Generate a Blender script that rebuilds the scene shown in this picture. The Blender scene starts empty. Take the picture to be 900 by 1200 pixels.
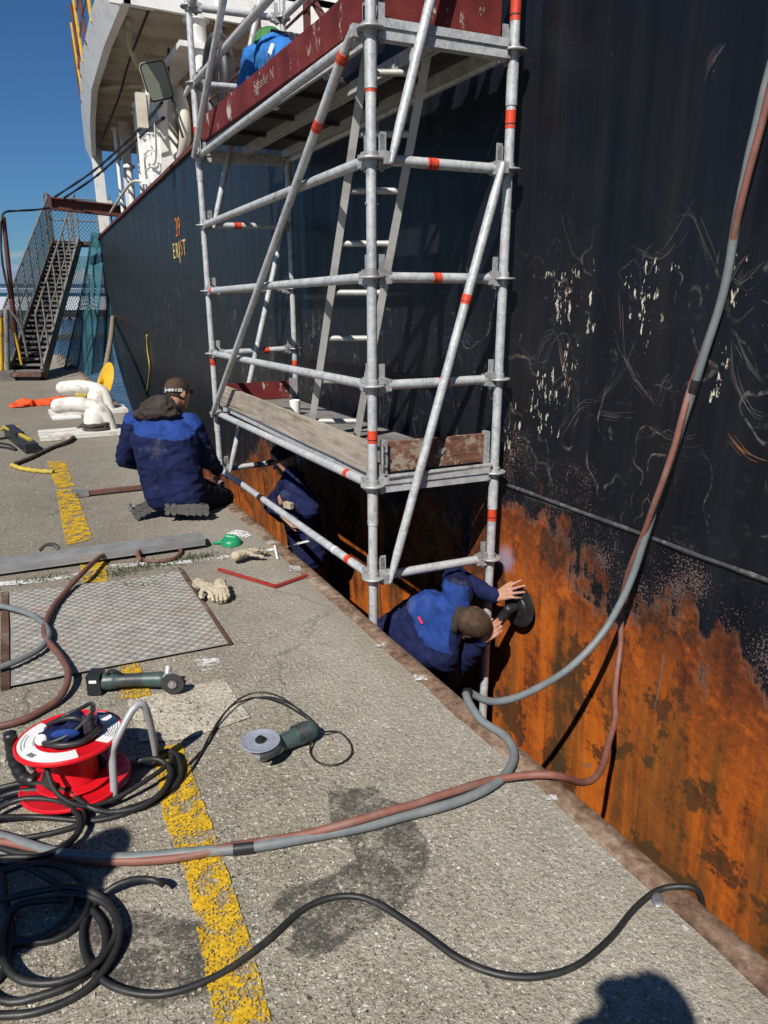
import bpy, bmesh, math, random
import numpy as np
from mathutils import Vector, Matrix, noise as mnoise
V = Vector
R = math.radians
random.seed(7)
C = bpy.context.scene.collection
# ------------------------------------------------------------------ camera geometry (pixel of the 900x1200 photo -> world point on a real plane)
F = 832.0
PITCH = math.atan(255 / F)
H = 1.6
YAW = math.atan2(460, F * 1.0458)
CP, SP, ca, sa = math.cos(PITCH), math.sin(PITCH), math.cos(YAW), math.sin(YAW)
def ray(x, y):
    u = (x - 450) / F; v = (600 - y) / F
    yc = CP + v * SP
    return V((ca * u + sa * yc, -sa * u + ca * yc, -SP + v * CP))
def G(x, y, z=0.0):
    d = ray(x, y); t = (z - H) / d.z
    return V((d.x * t, d.y * t, z))
def Xp(x, y, X0):
    d = ray(x, y); t = X0 / d.x
    return V((X0, d.y * t, H + d.z * t))
def Yp(x, y, Y0):
    d = ray(x, y); t = Y0 / d.y
    return V((d.x * t, Y0, H + d.z * t))
HX = 2.45          # hull plane
EX = 1.50          # quay edge
RAFT = -1.25
WATER = -1.9
# ------------------------------------------------------------------ node helper
class N:
    def __init__(s, nt):
        s.nt = nt; s.n = nt.nodes; s.l = nt.links
    def new(s, t, **k):
        o = s.n.new(t)
        for a, b in k.items(): setattr(o, a, b)
        return o
    def put(s, sock, v):
        if hasattr(v, 'is_linked') or isinstance(v, bpy.types.NodeSocket): s.l.new(v, sock)
        else:
            if isinstance(v, (tuple, list)) and len(v) == 3 and sock.type == 'RGBA': v = (*v, 1)
            sock.default_value = v
    def obj(s): 
        return s.new('ShaderNodeTexCoord').outputs['Object']
    def map(s, vec, sc=(1, 1, 1), loc=(0, 0, 0), rot=(0, 0, 0)):
        m = s.new('ShaderNodeMapping'); s.l.new(vec, m.inputs[0])
        m.inputs['Scale'].default_value = sc if not isinstance(sc, (int, float)) else (sc,) * 3
        m.inputs['Location'].default_value = loc; m.inputs['Rotation'].default_value = rot
        return m.outputs[0]
    def noise(s, vec, scale, detail=4, rough=.55, dist=0.0, col=False):
        t = s.new('ShaderNodeTexNoise'); s.l.new(vec, t.inputs['Vector'])
        t.inputs['Scale'].default_value = scale; t.inputs['Detail'].default_value = detail
        t.inputs['Roughness'].default_value = rough; t.inputs['Distortion'].default_value = dist
        return t.outputs['Color' if col else 'Fac']
    def vor(s, vec, scale, out='Distance', feature='F1', rnd=1.0):
        t = s.new('ShaderNodeTexVoronoi', feature=feature); s.l.new(vec, t.inputs['Vector'])
        t.inputs['Scale'].default_value = scale; t.inputs['Randomness'].default_value = rnd
        return t.outputs[out]
    def wave(s, vec, scale, dist=0, dscale=1, dirn='X'):
        t = s.new('ShaderNodeTexWave', bands_direction=dirn); s.l.new(vec, t.inputs['Vector'])
        t.inputs['Scale'].default_value = scale; t.inputs['Distortion'].default_value = dist
        t.inputs['Detail Scale'].default_value = dscale
        return t.outputs['Fac']
    def sep(s, vec):
        t = s.new('ShaderNodeSeparateXYZ'); s.l.new(vec, t.inputs[0]); return t.outputs
    def comb(s, x, y, z):
        t = s.new('ShaderNodeCombineXYZ')
        for i, q in enumerate((x, y, z)): s.put(t.inputs[i], q)
        return t.outputs[0]
    def ramp(s, fac, stops, interp='LINEAR'):
        t = s.new('ShaderNodeValToRGB'); s.l.new(fac, t.inputs[0]); cr = t.color_ramp; cr.interpolation = interp
        while len(cr.elements) < len(stops): cr.elements.new(.5)
        for e, (p, c) in zip(cr.elements, stops):
            e.position = p; e.color = (*c, 1) if len(c) == 3 else c
        return t.outputs['Color']
    def mix(s, fac, a, b, blend='MIX'):
        t = s.new('ShaderNodeMix', data_type='RGBA', blend_type=blend)
        s.put(t.inputs[0], fac); s.put(t.inputs[6], a); s.put(t.inputs[7], b)
        return t.outputs[2]
    def m(s, op, a, b=0.0, c=None, clamp=False):
        t = s.new('ShaderNodeMath', operation=op, use_clamp=clamp)
        s.put(t.inputs[0], a); s.put(t.inputs[1], b)
        if c is not None: s.put(t.inputs[2], c)
        return t.outputs[0]
    def step(s, x, a, b):
        t = s.new('ShaderNodeMapRange', interpolation_type='SMOOTHSTEP')
        s.put(t.inputs['Value'], x)
        if a < b:
            t.inputs['From Min'].default_value = a; t.inputs['From Max'].default_value = b
            t.inputs['To Min'].default_value = 0; t.inputs['To Max'].default_value = 1
        else:
            t.inputs['From Min'].default_value = b; t.inputs['From Max'].default_value = a
            t.inputs['To Min'].default_value = 1; t.inputs['To Max'].default_value = 0
        return t.outputs[0]
    def band(s, x, a, b, soft):
        return s.m('MULTIPLY', s.step(x, a - soft, a + soft), s.step(x, b + soft, b - soft))
    def bump(s, h, strength=.3, dist=.01, normal=None):
        t = s.new('ShaderNodeBump'); s.l.new(h, t.inputs['Height'])
        t.inputs['Strength'].default_value = strength; t.inputs['Distance'].default_value = dist
        if normal is not None: s.l.new(normal, t.inputs['Normal'])
        return t.outputs[0]
def material(name, fn):
    m = bpy.data.materials.new(name); m.use_nodes = True
    n = N(m.node_tree); n.n.clear()
    out = n.new('ShaderNodeOutputMaterial'); b = n.new('ShaderNodeBsdfPrincipled')
    r = fn(n) or {}
    alpha = r.pop('Alpha', None)
    for k, v in r.items(): n.put(b.inputs[k], v)
    if alpha is not None: n.put(b.inputs['Alpha'], alpha)
    n.l.new(b.outputs[0], out.inputs[0])
    return m
def plain(name, col, rough=.6, metal=0.0, var=.25, scale=30, bump=.15, spec=.5, dirt=None, dirt_amt=.5, dscale=6):
    def f(n):
        v = n.obj()
        a = n.noise(v, scale, 5); b = n.noise(v, scale * .18, 3)
        q = n.m('ADD', n.m('MULTIPLY', a, .5), n.m('MULTIPLY', b, .5))
        lo = tuple(c * (1 - var) for c in col); hi = tuple(min(1, c * (1 + var)) for c in col)
        c = n.ramp(q, [(.3, lo), (.7, hi)])
        if dirt: c = n.mix(n.m('MULTIPLY', n.step(n.noise(v, dscale, 6, .65), .5, .68), dirt_amt), c, dirt)
        return {'Base Color': c, 'Roughness': n.m('ADD', n.m('MULTIPLY', a, .2), rough - .1), 'Metallic': metal, 'Specular IOR Level': spec,
                'Normal': n.bump(a, bump, .004)}
    return material(name, f)
# ------------------------------------------------------------------ mesh helper
class MB:
    def __init__(s): s.v = []; s.f = []; s.m = []
    def add(s, verts, faces, mi=0):
        o = len(s.v); s.v += [tuple(q) for q in verts]; s.f += [tuple(i + o for i in f) for f in faces]; s.m += [mi] * len(faces)
        return s
    def box(s, c, size, rot=None, mi=0):
        hx, hy, hz = (q / 2 for q in size); c = V(c)
        p = [V((x * hx, y * hy, z * hz)) for x in (-1, 1) for y in (-1, 1) for z in (-1, 1)]
        if rot is not None: p = [rot @ q for q in p]
        return s.add([c + q for q in p], [(0, 1, 3, 2), (4, 6, 7, 5), (0, 4, 5, 1), (2, 3, 7, 6), (0, 2, 6, 4), (1, 5, 7, 3)], mi)
    def beam(s, a, b, w, h, up=(0, 0, 1), mi=0):
        a, b = V(a), V(b); d = (b - a); L = d.length; d.normalize()
        side = d.cross(V(up)).normalized(); u = side.cross(d).normalized()
        rot = Matrix((d, side, u)).transposed()
        return s.box((a + b) / 2, (L, w, h), rot, mi)
    def tube(s, pts, r, n=10, caps=True, mi=0, closed=False):
        pts = [V(p) for p in pts]; k = len(pts)
        rs = r if isinstance(r, (list, tuple)) else [r] * k
        tang = []
        for i in range(k):
            if closed: t = pts[(i + 1) % k] - pts[i - 1]
            else: t = pts[min(i + 1, k - 1)] - pts[max(i - 1, 0)]
            tang.append(t.normalized() if t.length > 1e-9 else V((0, 0, 1)))
        ref = V((0, 0, 1)) if abs(tang[0].z) < .9 else V((1, 0, 0))
        nrm = tang[0].cross(ref).normalized(); vs = []; 
        for i in range(k):
            nrm = (nrm - tang[i] * nrm.dot(tang[i]))
            if nrm.length < 1e-6: nrm = tang[i].cross(V((.3, .5, .8)))
            nrm.normalize(); bi = tang[i].cross(nrm)
            for j in range(n):
                a = 2 * math.pi * j / n
                vs.append(pts[i] + (nrm * math.cos(a) + bi * math.sin(a)) * rs[i])
        fs = []
        for i in range(k if closed else k - 1):
            i2 = (i + 1) % k
            for j in range(n):
                j2 = (j + 1) % n
                fs.append((i * n + j, i * n + j2, i2 * n + j2, i2 * n + j))
        if caps and not closed:
            fs.append(tuple(range(n - 1, -1, -1))); fs.append(tuple((k - 1) * n + j for j in range(n)))
        return s.add(vs, fs, mi)
    def lathe(s, prof, c=(0, 0, 0), n=24, rot=None, mi=0, arc=None):
        c = V(c); vs = []; fs = []; m = len(prof)
        full = arc is None; a0, a1 = arc or (0, 2 * math.pi); cnt = n if full else n + 1
        for j in range(cnt):
            a = a0 + (a1 - a0) * j / n
            for (r, z) in prof:
                p = V((r * math.cos(a), r * math.sin(a), z))
                vs.append(c + (rot @ p if rot is not None else p))
        for j in range(n):
            j2 = (j + 1) % cnt
            for i in range(m - 1):
                fs.append((j * m + i, j2 * m + i, j2 * m + i + 1, j * m + i + 1))
        return s.add(vs, fs, mi)
    def ball(s, c, r, rot=None, nu=16, nv=10, mi=0):
        rx, ry, rz = r if isinstance(r, (tuple, list)) else (r, r, r); c = V(c)
        vs = []; fs = []
        def P(x, y, z):
            p = V((x * rx, y * ry, z * rz)); return c + (rot @ p if rot is not None else p)
        vs.append(P(0, 0, 1))
        for i in range(1, nv):
            t = math.pi * i / nv
            for j in range(nu):
                a = 2 * math.pi * j / nu
                vs.append(P(math.sin(t) * math.cos(a), math.sin(t) * math.sin(a), math.cos(t)))
        vs.append(P(0, 0, -1)); L = len(vs) - 1
        for j in range(nu):
            j2 = (j + 1) % nu
            fs.append((0, 1 + j, 1 + j2)); fs.append((L, L - nu + j2, L - nu + j))
            for i in range(nv - 2):
                fs.append((1 + i * nu + j, 1 + (i + 1) * nu + j, 1 + (i + 1) * nu + j2, 1 + i * nu + j2))
        return s.add(vs, fs, mi)
    def caps(s, a, ra, b, rb, n=14):
        a, b = V(a), V(b); d = b - a; L = d.length
        if L < 1e-6: return s.ball(a, ra)
        d.normalize(); pts = []; rs = []
        for t in (89, 70, 50, 30, 12): pts.append(a - d * ra * math.sin(R(t))); rs.append(ra * math.cos(R(t)))
        pts += [a, b]; rs += [ra, rb]
        for t in (12, 30, 50, 70, 89): pts.append(b + d * rb * math.sin(R(t))); rs.append(rb * math.cos(R(t)))
        # tube without frame twisting
        ref = V((0, 0, 1)) if abs(d.z) < .9 else V((1, 0, 0)); u = d.cross(ref).normalized(); w = d.cross(u)
        vs = []; fs = []
        for p, r in zip(pts, rs):
            for j in range(n):
                q = 2 * math.pi * j / n; vs.append(p + (u * math.cos(q) + w * math.sin(q)) * r)
        k = len(pts)
        for i in range(k - 1):
            for j in range(n):
                j2 = (j + 1) % n; fs.append((i * n + j, i * n + j2, (i + 1) * n + j2, (i + 1) * n + j))
        fs.append(tuple(range(n - 1, -1, -1))); fs.append(tuple((k - 1) * n + j for j in range(n)))
        return s.add(vs, fs)
    def prism(s, poly, z0, z1, xf=None, mi=0):
        n = len(poly); xf = xf or (lambda p: p)
        vs = [xf(V((x, y, z0))) for x, y in poly] + [xf(V((x, y, z1))) for x, y in poly]
        fs = [tuple(range(n - 1, -1, -1)), tuple(range(n, 2 * n))] + [(i, (i + 1) % n, n + (i + 1) % n, n + i) for i in range(n)]
        return s.add(vs, fs, mi)
    def mesh(s, name, mats, smooth=40):
        me = bpy.data.meshes.new(name); me.from_pydata(s.v, [], s.f)
        for q in (mats if isinstance(mats, (list, tuple)) else [mats]): me.materials.append(q)
        me.polygons.foreach_set('material_index', s.m)
        bm = bmesh.new(); bm.from_mesh(me); bmesh.ops.recalc_face_normals(bm, faces=bm.faces); bm.to_mesh(me); bm.free()
        if smooth:
            me.polygons.foreach_set('use_smooth', [True] * len(me.polygons))
            if smooth < 180: me.set_sharp_from_angle(angle=R(smooth))
        me.update(); return me
    def build(s, name, mats, parent=None, smooth=40):
        return link(name, s.mesh(name, mats, smooth), parent)
def link(name, me, parent=None):
    o = bpy.data.objects.new(name, me); C.objects.link(o)
    if parent is not None:
        o.parent = parent; o.matrix_parent_inverse = Matrix.Translation(parent.location).inverted() if parent.parent is None and parent.type == 'EMPTY' else Matrix()
    return o
def tag(o, label=None, cat=None, group=None, kind=None):
    if label: o['label'] = label
    if cat: o['category'] = cat
    if group: o['group'] = group
    if kind: o['kind'] = kind
    return o
def thing(name, label, cat, loc=(0, 0, 0), group=None):
    o = bpy.data.objects.new(name, None); C.objects.link(o); o.location = loc; o.empty_display_size = .1
    return tag(o, label, cat, group)
def struct(name, o): 
    return tag(o, kind='structure')
def spline(pts, step=.03, closed=False):
    pts = [V(p) for p in pts]; n = len(pts); out = []
    rng = range(n if closed else n - 1)
    for i in rng:
        g = (lambda k: pts[k % n]) if closed else (lambda k: pts[max(0, min(n - 1, k))])
        p0, p1, p2, p3 = g(i - 1), g(i), g(i + 1), g(i + 2)
        m = max(2, int((p2 - p1).length / step))
        for j in range(m):
            t = j / m
            out.append(.5 * ((2 * p1) + (p2 - p0) * t + (2 * p0 - 5 * p1 + 4 * p2 - p3) * t * t + (3 * p1 - p0 - 3 * p2 + p3) * t ** 3))
    if not closed: out.append(pts[-1])
    return out
def text_mesh(s, size, xf, depth=.002):
    cu = bpy.data.curves.new('lettering', 'FONT'); cu.body = s; cu.size = size; cu.extrude = depth / 2; cu.align_x = 'CENTER'
    o = bpy.data.objects.new('lettering', cu); C.objects.link(o)
    dg = bpy.context.evaluated_depsgraph_get(); me = bpy.data.meshes.new_from_object(o.evaluated_get(dg))
    bpy.data.objects.remove(o); bpy.data.curves.remove(cu)
    me.transform(xf); me.materials.clear()
    return me
def blob(x, y, sc=1.0, seed=0.0):
    return mnoise.noise(V((x * sc + seed, y * sc - seed, seed)))
# ------------------------------------------------------------------ materials
def f_concrete(light=1.0, seed=0.0, big=True):
    def f(n):
        v = n.map(n.obj(), 1, (seed, seed, 0))
        a = n.noise(v, .9, 6, .6); b = n.noise(v, 5, 5, .6); c_ = n.noise(v, 40, 4, .6)
        q = n.m('ADD', n.m('MULTIPLY', a, .55), n.m('MULTIPLY', b, .45))
        base = n.ramp(q, [(.30, (.175 * light, .154 * light, .116 * light)), (.5, (.29 * light, .260 * light, .203 * light)), (.70, (.41 * light, .372 * light, .30 * light))])
        base = n.mix(n.step(c_, .35, .65), n.mix(1, base, (.80, .79, .78), 'MULTIPLY'), base)
        # exposed aggregate
        vd = n.noise(v, 60, 2, .5, col=True)
        vv = n.mix(.012, v, vd, 'ADD')
        for sc, thr, amt in ((54, .31, .75), (105, .39, .85), (200, .42, .9)):
            cell = n.sep(n.vor(vv, sc, 'Color'))[0]; d = n.vor(vv, sc)
            inside = n.step(d, thr + .06, thr - .08)
            pick = n.step(n.sep(n.vor(vv, sc, 'Color'))[1], .40, .44)
            stone = n.ramp(cell, [(0, (.025, .022, .019)), (.24, (.07, .06, .046)), (.34, (.18, .155, .115)), (.6, (.34, .30, .235)), (.82, (.47, .435, .36)), (.95, (.66, .63, .56)), (1, (.78, .76, .71))])
            base = n.mix(n.m('MULTIPLY', n.m('MULTIPLY', inside, pick), amt), base, stone)
        # dark pits and stains
        pit = n.step(n.noise(v, 26, 3, .7), .66, .74)
        base = n.mix(n.m('MULTIPLY', pit, .55), base, (.045, .04, .034))
        st = n.step(n.noise(n.map(v, 1, (9, 3, 0)), 1.7, 7, .72), .57, .72)
        base = n.mix(n.m('MULTIPLY', st, .5), base, (.095, .082, .064))
        oil = n.step(n.noise(n.map(v, 1, (1, 17, 0)), 7, 5, .6), .66, .76)
        base = n.mix(n.m('MULTIPLY', oil, .4), base, (.10, .088, .07))
        wv = n.mix(.22, v, n.noise(v, 2.5, 5, .65, col=True), 'ADD')
        ck = n.m('MULTIPLY', n.step(n.vor(wv, .85, 'Distance', 'DISTANCE_TO_EDGE'), .007, .002), n.step(n.noise(v, 1.3, 3), .48, .56))
        base = n.mix(n.m('MULTIPLY', ck, .6), base, (.06, .05, .04))
        wash = n.step(n.noise(n.map(v, 1, (2, 31, 0)), .6, 6, .65), .56, .8)
        base = n.mix(n.m('MULTIPLY', wash, .35), base, (.40, .38, .34))
        spot = n.step(n.noise(n.map(v, 1, (5, 11, 0)), 3.6, 6, .7), .72, .80)
        base = n.mix(n.m('MULTIPLY', spot, .55), base, (.25, .12, .04))
        if big:
            p = n.sep(n.obj())
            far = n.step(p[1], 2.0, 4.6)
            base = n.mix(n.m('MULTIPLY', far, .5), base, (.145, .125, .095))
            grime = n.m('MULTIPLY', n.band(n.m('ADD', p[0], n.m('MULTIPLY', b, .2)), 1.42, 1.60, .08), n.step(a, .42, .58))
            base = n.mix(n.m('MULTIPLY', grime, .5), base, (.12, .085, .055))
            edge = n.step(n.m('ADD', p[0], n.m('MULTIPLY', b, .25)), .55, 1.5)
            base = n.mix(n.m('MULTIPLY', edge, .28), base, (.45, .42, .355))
        h = n.m('ADD', n.m('MULTIPLY', n.vor(vv, 62), -.5), n.m('ADD', n.m('MULTIPLY', n.vor(vv, 150), -.35), n.m('MULTIPLY', c_, .8)))
        h = n.m('SUBTRACT', h, n.m('MULTIPLY', pit, .6))
        return {'Base Color': base, 'Roughness': .9, 'Specular IOR Level': .25, 'Normal': n.bump(h, .9, .007)}
    return f
M = {}
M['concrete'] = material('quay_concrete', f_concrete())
M['patch'] = material('pale_concrete', f_concrete(1.75, 4.0, False))
def f_hull(n):
    v = n.obj(); p = n.sep(v); y, z = p[1], p[2]
    side = n.comb(0.0, y, z)
    streak = n.noise(n.map(side, (1, 9, .5)), 1.0, 5, .6)
    streak2 = n.noise(n.map(side, (1, 34, 1.1)), 1.0, 5, .65)
    blot = n.noise(side, 1.1, 7, .62); blot2 = n.noise(side, 4.5, 7, .68); fine = n.noise(side, 28, 6, .7)
    # black paint with vertical streaks
    q = n.m('ADD', n.m('MULTIPLY', streak, .48), n.m('ADD', n.m('MULTIPLY', streak2, .14), n.m('MULTIPLY', blot, .38)))
    paint = n.ramp(q, [(.32, (.0035, .0042, .0065)), (.5, (.0072, .0085, .0125)), (.64, (.0135, .0148, .0185)), (.78, (.030, .028, .027))])
    brown = n.m('MULTIPLY', n.step(n.noise(n.map(side, (1, 2.2, .35), (0, 5, 0)), 1, 5, .6), .52, .75), .22)
    paint = n.mix(brown, paint, (.032, .019, .012))
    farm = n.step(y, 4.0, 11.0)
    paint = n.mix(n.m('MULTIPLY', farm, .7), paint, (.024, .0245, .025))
    # rust streaks running down the far side
    rs = n.m('MULTIPLY', n.step(n.noise(n.map(side, (1, 3.5, .12), (0, 2, 0)), 1, 6, .65), .60, .70), n.m('MULTIPLY', n.step(y, 5.5, 8.5), n.step(z, 1.9, .2)))
    paint = n.mix(n.m('MULTIPLY', rs, .75), paint, (.13, .045, .014))
    # grey scuffs in the mid zone
    sc = n.m('MULTIPLY', n.step(n.noise(n.map(side, (1, 5, 9), (0, 7, 3)), 1, 8, .75), .56, .74), n.band(z, .35, 1.55, .3))
    paint = n.mix(n.m('MULTIPLY', sc, .30), paint, (.10, .095, .09))
    # pale flakes (old primer showing)
    fl = n.noise(n.map(side, (1, 26, 9), (0, 1.5, .3)), 1, 5, .7)
    reg = None
    for (px, py, ry, rz) in ((692, 352, .025, .26), (655, 322, .22, .035), (765, 312, .16, .045), (742, 345, .07, .14), (760, 375, .09, .16), (640, 470, .16, .22), (600, 510, .12, .2), (842, 440, .05, .16), (690, 388, .06, .05), (660, 350, .12, .16), (668, 430, .06, .2), (868, 330, .05, .1)):
        c0 = Xp(px, py, HX)
        e = n.m('ADD', n.m('POWER', n.m('MULTIPLY', n.m('SUBTRACT', y, c0.y), 1 / ry), 2.0), n.m('POWER', n.m('MULTIPLY', n.m('SUBTRACT', z, c0.z), 1 / rz), 2.0))
        g = n.step(e, 2.2, 0.0)
        reg = g if reg is None else n.m('MAXIMUM', reg, g)
    fl = n.m('ADD', n.m('MULTIPLY', fl, .6), n.m('MULTIPLY', n.noise(n.map(side, (1, 60, 22), (0, 2, .3)), 1, 4, .7), .4))
    fmask = n.step(n.m('ADD', fl, n.m('MULTIPLY', reg, .15)), .70, .72)
    paint = n.mix(fmask, paint, (.62, .57, .44))
    fl2 = n.m('MULTIPLY', n.step(n.noise(n.map(side, (1, 60, 14), (0, 4.5, .3)), 1, 4, .7), .70, .73), n.band(z, .1, 3.0, .2))
    paint = n.mix(n.m('MULTIPLY', fl2, .6), paint, (.30, .28, .24))
    # scribbled scuffs: contour lines of slow noise, kept in patches
    for (sc_, off_, wd_, s1_, s2_) in ((1.5, 3.0, .0042, .50, .62), (2.4, 8.0, .0050, .50, .60), (3.6, 14.0, .0060, .53, .62)):
        q1 = n.noise(n.map(side, (1, sc_, sc_ * .8), (0, off_, off_ * .5)), 1, 2.5, .45)
        dn = n.m('ABSOLUTE', n.m('SUBTRACT', n.m('FRACT', n.m('MULTIPLY', q1, 7.0)), .5))
        ln = n.m('MULTIPLY', n.step(dn, wd_ * 9, wd_ * 3), n.step(n.noise(n.map(side, 1, (0, off_, 4)), 2.0, 4, .6), s1_, s2_))
        ln = n.m('MULTIPLY', n.m('MULTIPLY', ln, n.step(fine, .40, .58)), n.band(z, .62, 1.75, .22))
        paint = n.mix(n.m('MULTIPLY', ln, .75), paint, (.15, .135, .12))
    # pinkish salt speckle just above the rust
    hb = n.m('ADD', z, n.m('ADD', n.m('MULTIPLY', n.m('SUBTRACT', blot, .5), 1.15), n.m('MULTIPLY', n.m('SUBTRACT', blot2, .5), .6)))
    hb = n.m('ADD', hb, n.m('MULTIPLY', n.m('SUBTRACT', streak, .5), .6))
    lift = n.m('MULTIPLY', n.band(y, 2.62, 3.3, .25), .26)  # rust not raised under the deck: black paint stands in for its shade
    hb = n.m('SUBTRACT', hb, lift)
    hb = n.m('ADD', hb, n.m('MULTIPLY', n.m('MAXIMUM', n.m('SUBTRACT', y, 6.6), 0.0), .30))
    spk = n.m('MULTIPLY', n.step(n.m('ADD', n.m('MULTIPLY', n.noise(side, 95, 3, .6), .62), n.m('MULTIPLY', n.noise(n.map(side, 1, (0, 8, 2)), 3.2, 5, .6), .5)), .615, .66), n.band(hb, .18, .55, .10))
    paint = n.mix(n.m('MULTIPLY', spk, .5), paint, (.27, .175, .145))
    # rust
    rmask = n.step(hb, .24, .17)
    rq = n.m('ADD', n.m('MULTIPLY', streak, .36), n.m('ADD', n.m('MULTIPLY', streak2, .07), n.m('ADD', n.m('MULTIPLY', blot2, .42), n.m('MULTIPLY', fine, .17))))
    rust = n.ramp(rq, [(.38, (.035, .013, .006)), (.44, (.13, .032, .008)), (.485, (.33, .074, .008)), (.55, (.50, .118, .009)), (.66, (.58, .17, .016))])
    upper = n.m('MULTIPLY', n.step(n.m('ADD', hb, n.m('MULTIPLY', blot2, .6)), .02, .38), .75)
    drk = n.ramp(n.m('ADD', n.m('MULTIPLY', blot2, .75), n.m('MULTIPLY', fine, .25)), [(.42, (.024, .010, .007)), (.50, (.085, .022, .008)), (.55, (.20, .042, .008)), (.60, (.40, .088, .008)), (.67, (.50, .125, .010))])
    rust = n.mix(upper, rust, drk)
    pitm = n.step(n.noise(n.map(side, 1, (0, 3, 9)), 2.3, 8, .72), .535, .565)
    pitc = n.ramp(fine, [(.3, (.018, .011, .008)), (.6, (.075, .028, .012)), (.75, (.14, .06, .03))])
    rust = n.mix(n.m('MULTIPLY', pitm, .85), rust, pitc)
    green = n.m('MULTIPLY', n.step(n.noise(n.map(side, (1, 4.5, .3), (0, 13, 0)), 1, 6, .62), .43, .60), n.step(z, .10, -.45))
    rust = n.mix(n.m('MULTIPLY', green, .62), rust, (.070, .048, .014))
    dst = n.step(n.noise(n.map(side, (1, 13, .5), (0, 6, 1)), 1, 6, .65), .56, .70)
    rust = n.mix(n.m('MULTIPLY', dst, .65), rust, (.06, .022, .010))
    rust = n.mix(n.m('MULTIPLY', n.step(fine, .62, .74), .35), rust, (.02, .01, .006))
    spt = n.m('MULTIPLY', n.step(n.noise(n.map(side, (1, 3, 1.6), (0, 17, 5)), 1.6, 8, .7), .665, .70), n.band(z, .45, 1.25, .15))
    paint = n.mix(n.m('MULTIPLY', spt, .8), paint, (.16, .045, .012))
    col = n.mix(rmask, paint, rust)
    # narrow dark crust along the boundary
    crust = n.m('MULTIPLY', n.band(hb, .155, .215, .025), n.step(blot2, .4, .6))
    col = n.mix(n.m('MULTIPLY', crust, .7), col, (.12, .075, .055))
    # pale violet patch by the scaffold post
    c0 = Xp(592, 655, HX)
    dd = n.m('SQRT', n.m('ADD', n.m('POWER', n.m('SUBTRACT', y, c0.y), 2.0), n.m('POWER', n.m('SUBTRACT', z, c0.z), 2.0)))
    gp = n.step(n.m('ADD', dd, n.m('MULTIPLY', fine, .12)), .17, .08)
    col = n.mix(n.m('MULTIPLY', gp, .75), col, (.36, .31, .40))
    # drips of white guano in places
    dr = n.m('MULTIPLY', n.step(n.noise(n.map(side, (1, 7, 16), (0, 21, 4)), 1, 3, .5), .775, .79), n.step(z, .3, .0))
    col = n.mix(dr, col, (.7, .68, .62))
    rough = n.mix(rmask, n.mix(n.step(streak, .3, .7), (.30,) * 3, (.50,) * 3), (.85,) * 3)
    hgt = n.m('ADD', n.m('MULTIPLY', n.noise(side, .8, 2), .8), n.m('ADD', n.m('MULTIPLY', n.m('MULTIPLY', fine, rmask), .10), n.m('MULTIPLY', n.m('MULTIPLY', blot2, rmask), .22)))
    hgt = n.m('SUBTRACT', hgt, n.m('MULTIPLY', rmask, .03))
    hgt = n.m('ADD', hgt, n.m('MULTIPLY', n.noise(side, 60, 3, .6), .012))
    return {'Base Color': col, 'Roughness': rough, 'Specular IOR Level': .27, 'Normal': n.bump(hgt, .6, .05)}
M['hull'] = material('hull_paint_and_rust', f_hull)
def f_galv(n):
    v = n.obj(); a = n.noise(v, 18, 6, .65); b = n.noise(v, 70, 4, .6); w = n.noise(v, 3, 4)
    c = n.ramp(n.m('ADD', n.m('MULTIPLY', a, .6), n.m('MULTIPLY', b, .4)), [(.34, (.30, .31, .315)), (.5, (.50, .51, .51)), (.66, (.66, .66, .65))])
    c = n.mix(n.m('MULTIPLY', n.step(n.noise(v, 9, 7, .7), .56, .68), .7), c, (.16, .145, .125))
    c = n.mix(n.m('MULTIPLY', n.step(n.noise(n.map(v, 1, (4, 4, 4)), 25, 5, .7), .64, .70), .75), c, (.74, .73, .70))
    return {'Base Color': c, 'Roughness': n.m('ADD', .38, n.m('MULTIPLY', a, .25)), 'Metallic': n.m('MULTIPLY', w, .45), 'Normal': n.bump(b, .15, .003)}
M['galv'] = material('galvanised_steel', f_galv)
M['cast'] = plain('cast_coupler', (.42, .42, .41), .5, .35, .35, 60, .3, dirt=(.12, .09, .06))
def f_wood(c0, c1, c2, worn=None, axis=1):
    def f(n):
        v = n.obj(); sc = [14, 14, 14]; sc[axis] = 1.1
        g = n.noise(n.map(v, tuple(sc)), 2.2, 7, .6, .6); k = n.noise(v, 7, 5, .65)
        c = n.ramp(n.m('ADD', n.m('MULTIPLY', g, .7), n.m('MULTIPLY', k, .3)), [(.33, c0), (.5, c1), (.68, c2)])
        sc2 = [40, 40, 40]; sc2[axis] = .8
        line = n.step(n.noise(n.map(v, tuple(sc2)), 1.4, 4, .6, .3), .60, .68)
        c = n.mix(n.m('MULTIPLY', line, .5), c, tuple(q * .35 for q in c0))
        if worn:
            wm = n.step(n.m('ADD', n.m('MULTIPLY', k, .55), n.m('MULTIPLY', n.noise(v, 24, 6, .75), .5)), .54, .60)
            c = n.mix(wm, c, worn)
        return {'Base Color': c, 'Roughness': .85, 'Specular IOR Level': .2, 'Normal': n.bump(g, .5, .004)}
    return f
M['wood_grey'] = material('weathered_board', f_wood((.17, .14, .105), (.34, .29, .23), (.47, .42, .35)))
M['wood_red_worn'] = material('worn_red_board', f_wood((.10, .045, .032), (.17, .075, .05), (.24, .15, .10), (.30, .25, .19), 0))
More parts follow.
